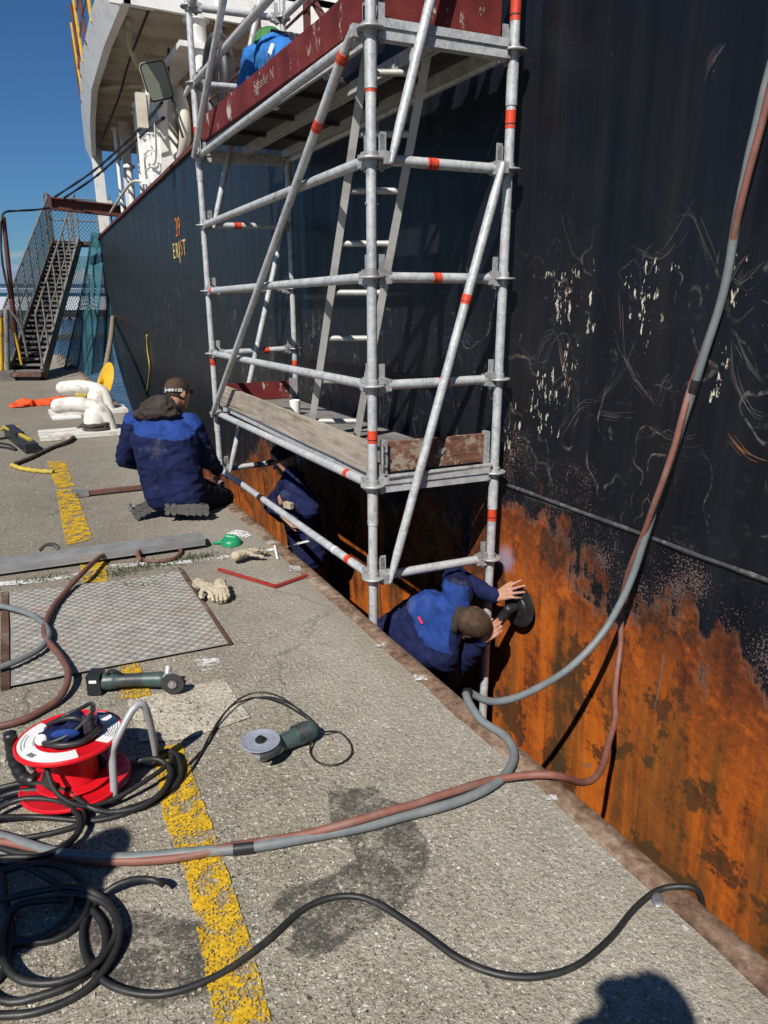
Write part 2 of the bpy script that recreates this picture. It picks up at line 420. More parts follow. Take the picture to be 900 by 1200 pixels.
def f_redboard(n):
    v = n.obj(); a = n.noise(v, 6, 6, .6); b = n.noise(v, 30, 5, .7)
    c = n.ramp(a, [(.3, (.085, .012, .011)), (.55, (.145, .020, .017)), (.75, (.18, .045, .034))])
    w = n.step(n.m('ADD', n.m('MULTIPLY', n.noise(n.map(v, (3, 3, 3)), 2.2, 5, .6), .5), n.m('MULTIPLY', n.noise(n.map(v, (18, 18, 7)), 1.4, 6, .75), .5)), .565, .62)
    c = n.mix(n.m('MULTIPLY', w, .85), c, (.55, .50, .45))
    return {'Base Color': c, 'Roughness': .7, 'Specular IOR Level': .3, 'Normal': n.bump(b, .25, .003)}
M['redboard'] = material('red_painted_board', f_redboard)
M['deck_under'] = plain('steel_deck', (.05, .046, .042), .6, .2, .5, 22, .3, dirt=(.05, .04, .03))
M['deck_top'] = plain('worn_deck_board', (.17, .16, .15), .85, 0, .4, 16, .4, dirt=(.08, .07, .06))
M['tape'] = plain('orange_marker_tape', (.62, .06, .022), .5, 0, .25, 60, .1)
M['tape_print'] = plain('black_tape_print', (.05, .02, .015), .6, 0, .2, 60, .1)
M['tape_white'] = plain('white_tape', (.75, .75, .73), .5, 0, .1, 60, .1)
M['tape_black'] = plain('black_tape', (.018, .018, .02), .45, 0, .2, 60, .1)
M['rubber'] = plain('black_rubber', (.016, .016, .016), .5, 0, .4, 40, .2, dirt=(.07, .065, .055), dirt_amt=.35, dscale=9)
M['hose_grey'] = plain('grey_rubber_hose', (.155, .172, .175), .55, 0, .25, 30, .2, dirt=(.26, .25, .23), dirt_amt=.4, dscale=7)
M['hose_red'] = plain('faded_red_hose', (.215, .085, .062), .6, 0, .3, 26, .2, dirt=(.22, .16, .13), dirt_amt=.6, dscale=8)
M['hose_brown'] = plain('brown_red_hose', (.15, .065, .05), .55, 0, .3, 26, .2, dirt=(.11, .10, .09), dirt_amt=.6, dscale=7)
M['redplastic'] = plain('red_plastic', (.62, .008, .016), .32, 0, .12, 12, .06)
M['label'] = plain('white_label', (.78, .78, .76), .45, 0, .06, 20, .03)
M['print'] = plain('label_print', (.10, .11, .13), .6, 0, .2, 50, .05)
M['print_blue'] = plain('label_picture', (.045, .075, .12), .5, 0, .6, 45, .05)
M['tube_grey'] = plain('grey_coated_tube', (.34, .345, .35), .4, .1, .1, 40, .06)
M['blackplastic'] = plain('black_plastic', (.018, .019, .021), .42, 0, .3, 60, .12)
M['tealplastic'] = plain('green_tool_plastic', (.042, .075, .070), .45, 0, .25, 50, .1, dirt=(.12, .11, .10), dirt_amt=.4, dscale=15)
M['greytool'] = plain('grey_tool_plastic', (.035, .042, .042), .5, 0, .3, 50, .12, dirt=(.11, .10, .09), dirt_amt=.4, dscale=18)
M['alloy'] = plain('cast_alloy', (.55, .55, .54), .4, .6, .2, 40, .1, dirt=(.14, .13, .12))
M['disc'] = plain('grinding_disc', (.24, .26, .31), .7, 0, .25, 90, .3)
M['disc_dark'] = plain('dark_grinding_disc', (.035, .033, .032), .8, 0, .3, 90, .3)
M['steel'] = plain('bare_steel', (.5, .5, .5), .35, .8, .2, 60, .08, dirt=(.2, .12, .07))
def f_cloth(col, var=.35, dust=(.22, .21, .20), amt=.2):
    def f(n):
        v = n.obj(); a = n.noise(v, 9, 5, .6); b = n.noise(v, 240, 2, .5); d = n.noise(n.map(v, 1, (3, 1, 7)), 5, 6, .7)
        c = n.ramp(a, [(.3, tuple(q * (1 - var) for q in col)), (.7, tuple(q * (1 + var) for q in col))])
        c = n.mix(n.m('MULTIPLY', n.step(d, .54, .72), amt), c, dust)
        return {'Base Color': c, 'Roughness': .9, 'Specular IOR Level': .15, 'Normal': n.bump(n.m('ADD', n.m('MULTIPLY', b, .5), n.noise(v, 38, 4)), .35, .004)}
    return f
M['navy'] = material('navy_work_cloth', f_cloth((.010, .0145, .055)))
M['royal'] = material('royal_blue_work_cloth', f_cloth((.018, .048, .20), amt=.12))
M['blue'] = material('bright_blue_cloth', f_cloth((.03, .15, .42)))
M['hood'] = material('dark_brown_fleece', f_cloth((.040, .032, .028)))
M['dark_trouser'] = material('black_work_trousers', f_cloth((.012, .013, .02)))
M['red_tab'] = plain('red_cloth_tab', (.55, .02, .03), .8)
M['glove'] = material('dirty_cream_glove', f_cloth((.44, .38, .27), .25, (.12, .10, .08), .6))
M['orange_cloth'] = material('orange_cloth', f_cloth((.68, .085, .025), .25, (.2, .1, .06), .3))
def f_skin(n):
    v = n.obj(); a = n.noise(v, 30, 5, .6); b = n.noise(v, 300, 2)
    c = n.ramp(a, [(.3, (.33, .155, .10)), (.7, (.50, .27, .185))])
    return {'Base Color': c, 'Roughness': .55, 'Subsurface Weight': .12, 'Subsurface Radius': (.012, .005, .003), 'Specular IOR Level': .35, 'Normal': n.bump(b, .15, .002)}
M['skin'] = material('skin', f_skin)
def f_hair(n):
    v = n.obj(); a = n.noise(n.map(v, (1, 1, .3)), 260, 4, .7); b = n.noise(v, 22, 4)
    c = n.ramp(n.m('ADD', n.m('MULTIPLY', a, .6), n.m('MULTIPLY', b, .4)), [(.35, (.030, .018, .011)), (.55, (.085, .052, .032)), (.72, (.19, .125, .08))])
    return {'Base Color': c, 'Roughness': .75, 'Specular IOR Level': .25, 'Normal': n.bump(a, .9, .004)}
M['hair'] = material('short_brown_hair', f_hair)
M['sole'] = plain('boot_sole', (.085, .082, .072), .85, 0, .35, 40, .4)
M['boot'] = plain('black_boot_leather', (.022, .02, .018), .55, 0, .3, 40, .3)
M['white_paint'] = plain('ship_white_paint', (.78, .77, .73), .45, 0, .06, 6, .06, dirt=(.36, .29, .20), dirt_amt=.35, dscale=5)
M['cream_paint'] = plain('cream_underside_paint', (.66, .60, .49), .6, 0, .1, 5, .06, dirt=(.34, .26, .17), dirt_amt=.4, dscale=3)
M['bollard_white'] = plain('weathered_white_paint', (.66, .64, .58), .6, 0, .12, 14, .25, dirt=(.22, .13, .07), dirt_amt=.7, dscale=5)
M['redbrown'] = plain('red_brown_primer', (.115, .032, .024), .6, 0, .3, 14, .15, dirt=(.05, .022, .015))
M['yellow_paint'] = plain('yellow_paint', (.60, .36, .02), .5, 0, .2, 18, .15, dirt=(.16, .06, .02))
M['yellow_letter'] = plain('yellow_letter_paint', (.66, .50, .18), .6, 0, .15, 40, .05)
M['orange_letter'] = plain('orange_letter_paint', (.50, .16, .03), .6, 0, .15, 40, .05)
M['rust_steel'] = plain('rusty_steel', (.10, .052, .032), .8, .1, .5, 14, .5, dirt=(.20, .155, .11), dirt_amt=.8, dscale=9)
def f_edge(n):
    v = n.obj(); a = n.noise(v, 4, 7, .65); b = n.noise(v, 26, 6, .7)
    c = n.ramp(n.m('ADD', n.m('MULTIPLY', a, .5), n.m('MULTIPLY', b, .5)), [(.36, (.045, .028, .019)), (.45, (.15, .088, .056)), (.53, (.25, .165, .11)), (.63, (.38, .31, .235))])
    w = n.step(n.noise(n.map(v, 1, (2, 5, 1)), 5.5, 7, .7), .59, .64)
    c = n.mix(n.m('MULTIPLY', w, .8), c, (.42, .40, .35))
    return {'Base Color': c, 'Roughness': .75, 'Metallic': .1, 'Specular IOR Level': .3, 'Normal': n.bump(b, .6, .006)}
M['edge'] = material('rusty_quay_edge', f_edge)
M['tread'] = material('tread_steel', lambda n: (lambda v: {'Base Color': n.mix(n.m('MULTIPLY', n.step(n.noise(v, 3.2, 6, .65), .5, .68), .7), n.ramp(n.noise(v, 12, 5, .6), [(.3, (.215, .205, .18)), (.7, (.35, .335, .295))]), (.28, .21, .145)), 'Roughness': n.m('ADD', .5, n.m('MULTIPLY', n.noise(v, 20, 4), .25)), 'Metallic': .1, 'Normal': n.bump(n.noise(v, 60, 4), .2, .003)})(n.obj()))
M['alu'] = plain('ribbed_aluminium', (.34, .34, .335), .42, .35, .2, 10, .1, dirt=(.18, .16, .13), dirt_amt=.5, dscale=4)
M['red_paint'] = plain('red_painted_bar', (.33, .028, .022), .5, 0, .3, 25, .12, dirt=(.14, .06, .04))
M['green_plastic'] = plain('green_plastic', (.012, .24, .10), .4, 0, .15, 20, .06)
M['glass_lamp'] = plain('lamp_glass', (.20, .21, .17), .12, 0, .15, 6, .02)
M['net_teal'] = plain('teal_net', (.022, .12, .145), .85, 0, .35, 9, .1)
M['net_dark'] = plain('dark_net', (.016, .035, .05), .85, 0, .3, 9, .1)
M['rope'] = plain('grey_rope', (.20, .165, .12), .9, 0, .35, 60, .6)
M['rope_dark'] = plain('dark_rope', (.055, .045, .035), .9, 0, .35, 60, .6)
M['rope_yellow'] = plain('yellow_rope', (.44, .33, .05), .85, 0, .3, 60, .5)
M['gang'] = plain('grey_gangway', (.20, .19, .172), .6, .3, .35, 20, .2, dirt=(.05, .04, .035))
M['tread_dark'] = plain('gangway_tread', (.15, .142, .13), .7, .2, .25, 20, .2)
M['facade'] = plain('pale_shed_wall', (.72, .73, .74), .7, 0, .05, .05, 0)
M['facade_band'] = plain('blue_grey_shed_band', (.25, .33, .42), .7, 0, .1, .05, 0)
M['piles'] = plain('dark_pier_timber', (.035, .035, .035), .9)
M['weld'] = plain('scuffed_weld', (.05, .048, .05), .6, 0, .5, 30, .3, dirt=(.30, .27, .25), dirt_amt=.7, dscale=10)
M['leaf'] = plain('weed_leaf', (.055, .075, .022), .8, 0, .4, 12, .1)
M['raft'] = plain('raft_boards', (.07, .062, .052), .85, 0, .4, 9, .3)
M['quaywall'] = plain('wet_quay_wall', (.075, .068, .056), .85, 0, .5, 3, .6)
M['dark'] = plain('dark_tool', (.02, .02, .022), .5)
M['green_helmet'] = plain('green_helmet', (.05, .17, .045), .4)
M['lens'] = plain('clear_visor', (.45, .5, .55), .08, 0, .05, 5, 0)
def f_water(n):
    v = n.obj()
    w = n.m('ADD', n.m('MULTIPLY', n.noise(n.map(v, (1, .6, 1)), 2.2, 5, .6), 1), n.m('MULTIPLY', n.noise(v, .35, 3), 1.5))
    return {'Base Color': (.012, .045, .085), 'Roughness': .12, 'IOR': 1.33, 'Specular IOR Level': .5, 'Normal': n.bump(w, .6, .25)}
M['water'] = material('harbour_water', f_water)
def decal_mat(name, col, thr, scale, var=.3, soft=.05, speck=None, opac=1.0):
    def f(n):
        v = n.obj()
        at = n.new('ShaderNodeAttribute', attribute_name='cover').outputs['Fac']
        q = n.m('ADD', n.m('MULTIPLY', n.noise(v, scale, 6, .7), .55), n.m('MULTIPLY', n.noise(v, scale * .15, 4), .45))
        q = n.m('ADD', q, n.m('MULTIPLY', n.m('SUBTRACT', at, 1.0), .75))
        a = n.step(q, thr - soft, thr + soft)
        if speck:
            a = n.m('MULTIPLY', a, n.m('SUBTRACT', 1.0, n.m('MULTIPLY', n.step(n.vor(v, 95), .30, .2), n.step(n.noise(v, 34, 4, .7), speck, speck + .1))))
        a = n.m('MULTIPLY', a, opac)
        c = n.ramp(n.noise(v, 50, 4, .6), [(.3, tuple(q * (1 - var) for q in col)), (.7, tuple(q * (1 + var) for q in col))])
        return {'Base Color': c, 'Roughness': .85, 'Specular IOR Level': .2, 'Alpha': a, 'Normal': n.bump(n.vor(v, 80), .5, .005)}
    return material(name, f)
M['yellow_line'] = decal_mat('worn_yellow_road_paint', (.56, .34, .018), .48, 110, .25, .035, .33)
M['tar'] = decal_mat('black_tar_stain', (.050, .047, .044), .475, 70, .5, .09, .30, .55)
M['chalk'] = decal_mat('white_chalk', (.68, .67, .64), .50, 45, .1, .07)
M['wood_ladder'] = plain('worn_aluminium', (.46, .45, .42), .5, .25, .2, 20, .1, dirt=(.25, .22, .18))
M['hole_dark'] = plain('dark_opening', (.02, .018, .016), .9)
# ------------------------------------------------------------------ camera, sun, sky
sc = bpy.context.scene
cam = bpy.data.cameras.new('camera'); co = bpy.data.objects.new('camera', cam); C.objects.link(co)
cam.sensor_fit = 'VERTICAL'; cam.sensor_height = 24; cam.lens = F / 1200 * 24
cam.clip_start = .04; cam.clip_end = 5000
co.location = (0, 0, H); co.rotation_euler = (math.pi / 2 - PITCH, 0, -YAW); sc.camera = co
EL = R(46)
SUN = V((.764, .647, 0)).normalized() * math.cos(EL) + V((0, 0, -math.sin(EL)))     # direction the light travels
ld = bpy.data.lights.new('sun', 'SUN'); lo = bpy.data.objects.new('sun', ld); C.objects.link(lo)
ld.energy = 5.0; ld.angle = R(.53); ld.color = (1, .955, .89); lo.rotation_euler = SUN.to_track_quat('-Z', 'Y').to_euler()
w = bpy.data.worlds.new('World'); sc.world = w; w.use_nodes = True
n = N(w.node_tree); n.n.clear()
sky = n.new('ShaderNodeTexSky', sky_type='NISHITA'); sky.sun_disc = False; sky.sun_elevation = EL
sky.sun_rotation = math.atan2(-SUN.x, -SUN.y); sky.altitude = 300; sky.air_density = 1.0; sky.dust_density = .35; sky.ozone_density = 3.2
tc = n.new('ShaderNodeTexCoord').outputs['Generated']; p = n.sep(tc)
cl = n.noise(n.map(tc, (5, 5, 16), (3.1, 1.2, 0)), 1.6, 7, .6)
cm = n.m('MULTIPLY', n.step(cl, .50, .62), n.band(p[2], .012, .055, .02))
skyc = n.mix(1.0, sky.outputs[0], (.50, .86, 1.22), 'MULTIPLY')
col = n.mix(n.m('MULTIPLY', cm, .8), skyc, (7.5, 7.7, 8.2))
bg = n.new('ShaderNodeBackground'); n.l.new(col, bg.inputs[0]); bg.inputs[1].default_value = .05
out = n.new('ShaderNodeOutputWorld'); n.l.new(bg.outputs[0], out.inputs[0])
sc.view_settings.view_transform = 'Standard'; sc.view_settings.look = 'None'; sc.view_settings.exposure = 0.2; sc.view_settings.gamma = 1; sc.view_settings.use_curve_mapping = False
sc.render.engine = 'CYCLES'; sc.cycles.use_denoising = True; sc.cycles.max_bounces = 7; sc.cycles.diffuse_bounces = 3; sc.cycles.glossy_bounces = 3; sc.cycles.transparent_max_bounces = 12
sc.cycles.sample_clamp_indirect = 6; sc.cycles.caustics_reflective = False; sc.cycles.caustics_refractive = False
try: sc.cycles.denoiser = 'OPENIMAGEDENOISE'; sc.cycles.denoising_input_passes = 'RGB_ALBEDO_NORMAL'
except Exception: pass
# ------------------------------------------------------------------ quay
YEND = 22.0
m = MB()
xs = [-60, -20, -8, -4] + [-3 + i * .25 for i in range(18)] + [EX - .085]
xs = sorted(set(x for x in xs if x <= EX - .085))
ys = [-30, -10, -4] + [-2 + i * .3 for i in range(45)] + [13, 16, 19, YEND]
hz = lambda x, y: .004 * blob(x, y, .9, 3) + .0025 * blob(x, y, 3, 8)
vs = [(x, y, hz(x, y)) for y in ys for x in xs]; nx = len(xs)
m.add(vs, [(j * nx + i, j * nx + i + 1, (j + 1) * nx + i + 1, (j + 1) * nx + i) for j in range(len(ys) - 1) for i in range(nx - 1)])
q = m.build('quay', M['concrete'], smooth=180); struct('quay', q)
# steel edge angle: rounded nose profile, uneven inner line
m = MB(); yy = [-6 + .12 * i for i in range(int((YEND + 6) / .12) + 1)]; prof = []
for y in yy:
    dx = .012 * blob(0, y, 2.2, 5) + .006 * blob(0, y, 9, 2); wv = .006 * blob(1, y, 1.5, 4)
    prof.append([(EX - .094 + dx, y, -.03), (EX - .092 + dx, y, .006), (EX - .05, y, .011 + wv * .3), (EX - .012 + wv, y, .007), (EX + wv, y, -.008), (EX + wv, y, -.12), (EX - .03, y, -.14)])
k = len(prof[0])
m.add([p for row in prof for p in row], [(j * k + i, j * k + i + 1, (j + 1) * k + i + 1, (j + 1) * k + i) for j in range(len(yy) - 1) for i in range(k - 1)])
struct('quay_edge', m.build('quay_edge', M['edge'], smooth=60))
m = MB(); m.box((EX - .5, (YEND - 30) / 2, -2.1), (.96, YEND + 30, 3.9)); m.box((-30, YEND - .3, -2.1), (62.9, .6, 3.9))
struct('quay_wall', m.build('quay_wall', M['quaywall']))
m = MB(); m.add([(-400, -60, WATER), (500, -60, WATER), (500, 900, WATER), (-400, 900, WATER)], [(0, 1, 2, 3)])
struct('water', m.build('water', M['water'], smooth=0))
# decals painted on the concrete: polygon (photo outline on the ground) with a cover attribute falling to 0 at the rim
def decal(name, px, mat_, z=.0045, grow=.03, step=.05, kind='structure', pts=None):
    pts = pts or [G(*p) for p in px]
    ring = []
    for i, a in enumerate(pts):
        b = pts[(i + 1) % len(pts)]; k = max(1, int((b - a).length / step))
        ring += [a.lerp(b, j / k) for j in range(k)]
    # ear-cut with bmesh then add outer rim
    bm = bmesh.new(); lay = bm.verts.layers.float.new('cover')
    iv = [bm.verts.new((p.x, p.y, 0)) for p in ring]
    f = bm.faces.new(iv); f.normal_update()
    if f.normal.z < 0: f.normal_flip()
    area = sum(ring[i].x * ring[(i + 1) % len(ring)].y - ring[(i + 1) % len(ring)].x * ring[i].y for i in range(len(ring)))
    sg = 1 if area > 0 else -1
    ov = []
    for i, p in enumerate(ring):
        t = ring[(i + 1) % len(ring)] - ring[i - 1]; nn = V((t.y, -t.x, 0)).normalized() * sg
        ov.append(bm.verts.new((p.x + nn.x * grow, p.y + nn.y * grow, 0)))
    for v_ in iv: v_[lay] = 1.0
    k = len(ring)
    for i in range(k): bm.faces.new((iv[i], iv[(i + 1) % k], ov[(i + 1) % k], ov[i]))
    bmesh.ops.triangulate(bm, faces=[f])
    for v_ in bm.verts: v_.co.z = hz(v_.co.x, v_.co.y) + z
    for fc in bm.faces:
        fc.normal_update()
        if fc.normal.z < 0: fc.normal_flip()
    me = bpy.data.meshes.new(name); bm.to_mesh(me); bm.free(); me.materials.append(mat_)
    o = link(name, me); o['kind'] = kind
    return o
# worn yellow line along the quay, in the stretches the photo shows
def line_piece(L, Rr): return L + Rr[::-1]
decal('yellow_line', line_piece([(255, 1215), (222, 1040), (192, 960), (180, 880)], [(322, 1215), (288, 1090), (248, 970), (212, 872)]), M['yellow_line'], z=.006, grow=.022, step=.05)
decal('yellow_line', [(139, 778), (162, 778), (178, 818), (142, 820)], M['yellow_line'], z=.006, grow=.02)
decal('yellow_line', [(92, 652), (124, 650), (126, 682), (98, 684)], M['yellow_line'], z=.006, grow=.02)
decal('yellow_line', [(66, 575), (88, 573), (108, 632), (78, 640)], M['yellow_line'], z=.006, grow=.02)
decal('yellow_line', [(56, 541), (76, 541), (87, 570), (66, 573)], M['yellow_line'], z=.006, grow=.03)
# repaired pale patch and black tar marks
decal('concrete_patch', [(150, 822), (262, 797), (292, 842), (215, 868), (165, 870)], M['patch'], z=.005, grow=.004, step=.2)
decal('tar_stain', [(385, 930), (440, 925), (470, 950), (497, 985), (498, 1020), (480, 1060), (430, 1085), (370, 1128), (340, 1120), (350, 1090), (320, 1065), (335, 1045), (390, 1030), (420, 1010), (410, 985), (390, 970)], M['tar'], z=.0075, grow=.07)
decal('tar_stain', [(120, 1060), (230, 1085), (250, 1115), (245, 1160), (190, 1185), (130, 1150), (85, 1130)], M['tar'], z=.004, grow=.10)
decal('chalk_mark', [(0, 683), (60, 678), (130, 662), (230, 656), (310, 645), (370, 632), (370, 634), (310, 648), (230, 660), (130, 666), (60, 682), (0, 688)], M['chalk'], z=.005, grow=.008)
decal('chalk_mark', [(226, 775), (255, 773), (262, 782), (240, 788)], M['chalk'], z=.005, grow=.08)
decal('chalk_mark', [(266, 625), (278, 622), (290, 624), (294, 629), (284, 633), (270, 632)], M['chalk'], z=.006, grow=.09)
for px_ in ((445, 757), (492, 797), (645, 938), (805, 1092), (345, 668)):
    decal('chalk_mark', [(px_[0] - 7, px_[1] - 3), (px_[0] + 6, px_[1] - 2), (px_[0] + 9, px_[1] + 3), (px_[0] - 5, px_[1] + 3)], M['chalk'], z=.0135 if px_[0] > 300 else .006, grow=.035)
# ------------------------------------------------------------------ ship
def ztop(y): return 2.86 + (19.5 - y) * .046 if y < 19.5 else 2.86 + (y - 19.5) * .05
ship = thing('ship', 'large black hulled ship with rusty orange waterline moored beside the quay', 'ship', (HX, 8, WATER))
def hull_pt(s, z):
    # s runs along the side; flat till y0(z) then curving inboard; the bottom starts its curve earlier
    low = max(0.0, (1.2 - z)) / 3.1
    y0 = 18.6 - 3.6 * low ** 1.5; rad = 9.0
    dent = .012 * blob(s, z, .55, 2) + .005 * blob(s, z, 1.6, 7)
    flare = .16 * max(0, low - .2) ** 2
    if s <= y0: return V((HX + dent + flare, s, z))
    a = min((s - y0) / rad, 1.45)
    return V((HX + dent + flare + rad * (1 - math.cos(a)), y0 + rad * math.sin(a), z))
ss = [-14, -9, -6, -4] + [-3 + .2 * i for i in range(75)] + [12 + .4 * i for i in range(18)] + [19.4 + .5 * i for i in range(28)]
nz = 34; vs = []
for s_ in ss:
    zt = ztop(min(s_, 26))
    for j in range(nz + 1):
        z = -3.0 + (zt + 3.0) * j / nz
        vs.append(hull_pt(s_, z))
m = MB(); k = nz + 1
m.add(vs, [(i * k + j, i * k + j + 1, (i + 1) * k + j + 1, (i + 1) * k + j) for i in range(len(ss) - 1) for j in range(nz)])
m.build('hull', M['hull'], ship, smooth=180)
# bulwark cap, inner face and deck
m = MB()
path = [hull_pt(s_, ztop(min(s_, 26))) + V((.03, 0, .02)) for s_ in ss]
for a, b in zip(path[:-1], path[1:]): m.beam(a, b, .13, .05)
m.build('bulwark_cap', M['redbrown'], ship)
m = MB(); zd = 2.15
m.add([(HX + .06, -14, zd), (30, -14, zd), (30, 20, zd), (HX + .06, 18, zd)], [(0, 1, 2, 3)])
m.add([(HX + .07, -14, zd), (HX + .07, -14, 4.4), (HX + .07, 18, 2.9), (HX + .07, 18, zd)], [(0, 1, 2, 3)])
m.build('main_deck', M['redbrown'], ship, smooth=0)
# weld seam and plate butts
m = MB()
pts = [hull_pt(-3 + .1 * i, .565 + .004 * blob(i, 0, .3, 1) + .011 * (1.5 - (-3 + .1 * i)) * .0) + V((-.004, 0, 0)) for i in range(105)]
m.tube(pts, [.010 + .003 * blob(i, 2, .7, 3) for i in range(105)], 8)
m.build('weld_seam', M['weld'], ship)
m = MB()
for y in (4.6, 8.15, 11.9, 15.2):
    m.tube([hull_pt(y + .01 * j, -.2 + j * (ztop(y) + .1) / 14) + V((.003, 0, 0)) for j in range(15)], .006, 5)
m.tube([hull_pt(7.2 + .3 * i, .93) + V((.003, 0, 0)) for i in range(36)], .006, 5)
m.build('plate_joint', M['dark'], ship)
# scratches: bundles of thin pale scuff lines drawn by fenders and grinders
def hx(x, y, off=.0016): 
    p = Xp(x, y, HX); q = hull_pt(p.y, p.z); return q + V((-off, 0, 0))
m = MB(); rr = random.Random(5)
def scratch(px, nlin=5, spread=6, w=.0011, mi=0):
    if nlin > 2: nlin = int(nlin * 1.5); w *= .5; spread *= 1.2
    for _ in range(nlin):
        ox, oy = rr.gauss(0, spread * .5), rr.gauss(0, spread * .5); a = rr.uniform(0, .3); b = rr.uniform(.6, 1)
        pp = spline([hx(x + ox + rr.gauss(0, .5), y + oy + rr.gauss(0, .5)) for x, y in px], .012)
        pp = pp[int(len(pp) * a):max(int(len(pp) * min(b, 1)), int(len(pp) * a) + 3)]
        ww = w * rr.uniform(.35, 1.4)
        # broken line
        run = []
        for i, p_ in enumerate(pp):
            if mnoise.noise(p_ * 9 + V((ox, oy, 0))) > -.22: run.append(p_)
            else:
                if len(run) > 2: ribbon(run, ww, mi)
                run = []
        if len(run) > 2: ribbon(run, ww, mi)
def ribbon(run, ww, mi):
    vs = []
    for i, p_ in enumerate(run):
        t = (run[min(i + 1, len(run) - 1)] - run[max(i - 1, 0)]).normalized(); sd = V((0, -t.z, t.y))
        q_ = ww * (1 - abs(2 * i / (len(run) - 1) - 1) ** 3 * .7)
        vs += [p_ + sd * q_, p_ - sd * q_]
    m.add(vs, [(2 * i, 2 * i + 1, 2 * i + 3, 2 * i + 2) for i in range(len(run) - 1)], mi)
scratch([(600, 405), (625, 425), (640, 398), (655, 395), (668, 440)], 7, 7)
scratch([(655, 395), (662, 430), (672, 465)], 4, 3, .0014, 1)
scratch([(722, 395), (745, 440), (772, 478)], 7, 5, .0013)
scratch([(772, 478), (782, 440), (800, 470)], 6, 6)
scratch([(700, 470), (728, 430), (740, 400)], 5, 6)
scratch([(740, 285), (780, 300), (815, 250), (830, 225)], 5, 8, .0009)
scratch([(790, 255), (812, 252), (830, 290), (845, 330)], 5, 7, .0009)
scratch([(640, 470), (665, 445), (672, 480), (665, 500)], 6, 8)
scratch([(860, 400), (862, 440), (880, 480), (898, 488)], 8, 7)
scratch([(862, 395), (878, 430), (898, 455)], 6, 6)
scratch([(850, 350), (872, 310), (898, 292)], 5, 9)
scratch([(858, 320), (870, 335), (898, 310)], 4, 5)
scratch([(655, 510), (680, 475), (715, 480)], 5, 6)
scratch([(690, 480), (720, 488), (750, 486)], 5, 4, .0012)
scratch([(715, 340), (725, 330), (732, 440)], 3, 5, .0013, 1)
scratch([(660, 240), (675, 300)], 4, 8, .0008)
scratch([(640, 300), (650, 285), (660, 310)], 3, 6, .0008)
scratch([(850, 500), (875, 530), (898, 540)], 6, 7, .0013, 2)
scratch([(760, 500), (790, 520), (830, 512)], 5, 9, .0009)
scratch([(826, 90), (838, 62), (850, 45)], 9, 6, .0012)
scratch([(872, 20), (876, 8)], 2, 1, .0016, 2)
scratch([(505, 430), (520, 400), (545, 395), (560, 430)], 8, 9, .001)
scratch([(530, 420), (550, 380), (560, 340)], 5, 9, .0009)
scratch([(640, 690), (670, 720), (700, 745), (718, 760)], 3, 3, .0012)
scratch([(610, 705), (617, 735), (640, 750)], 3, 4, .0011)
scratch([(778, 760), (772, 800), (762, 848)], 2, 1, .0022)
scratch([(618, 645), (617, 700), (614, 760)], 2, 1, .0015)
scratch([(641, 660), (640, 760)], 1, 1, .0014)
scratch([(600, 575), (640, 590), (690, 605)], 3, 1, .0012)
scratch([(676, 900), (692, 898)], 3, 2, .004)
scratch([(740, 850), (760, 870)], 2, 2, .001)
M['scr'] = plain('pale_scuff', (.145, .13, .12), .8, 0, .4, 60, 0); M['scr2'] = plain('pink_scuff', (.26, .15, .12), .8, 0, .3, 60, 0); M['scr3'] = plain('orange_scuff', (.45, .20, .08), .8, 0, .3, 60, 0)
m.build('scuff_marks', [M['scr'], M['scr2'], M['scr3']], ship, smooth=0)
# draught mark lettering on the side
def hull_text(s, x, y, size, mt, dy=0):
    c = Xp(x, y, HX); q = hull_pt(c.y, c.z)
    xf = Matrix.Translation(q + V((-.006, 0, 0))) @ Matrix(((0, 0, -1, 0), (-1, 0, 0, 0), (0, 1, 0, 0), (0, 0, 0, 1))) @ Matrix.Diagonal((.9, 1, 1, 1))
    me = text_mesh(s, size, xf); me.materials.append(mt); link('draught_lettering', me, ship)
hull_text('39', 209.5, 277, .36, M['orange_letter'])
hull_text('E', 205.5, 303, .30, M['yellow_letter']); hull_text('R', 208.8, 302, .29, M['yellow_letter'])
hull_text('S', 213.5, 299, .30, M['orange_letter']); hull_text('T', 217.0, 299, .30, M['yellow_letter'])
m = MB(); m.beam(hx(209.5, 283), hx(211.3, 308), .02, .004, (1, 0, 0)); m.build('yellow_stripe', M['yellow_letter'], ship)
# handrail on the bulwark
m = MB()
ys_ = [5.0, 6.2, 7.4, 8.6, 9.8]
for y in ys_:
    m = MB(); m.box((HX + .12, y, (ztop(y) + 4.15) / 2 + .04), (.03, .09, 4.15 - ztop(y))); m.beam((HX + .14, y, ztop(y) + .45), (HX + .14, y - .45, ztop(y) + .05), .03, .05, (1, 0, 0)); m.build('rail_stanchion', M['redbrown'], ship)
m = MB()
m.tube([(HX + .1, 4.2, 4.16), (HX + .1, 9.9, 4.12)], .028, 8)
m.tube([(HX + .1, 4.2, 3.82), (HX + .1, 9.9, 3.74)], .012, 6)
m.build('handrail', M['redbrown'], ship)
m = MB(); m.tube([(HX + .1, 9.9, 4.12), (HX + .1, 10.9, 3.95), (HX + .1, 12.6, 3.45)], .026, 8); m.build('white_rail', M['white_paint'], ship)
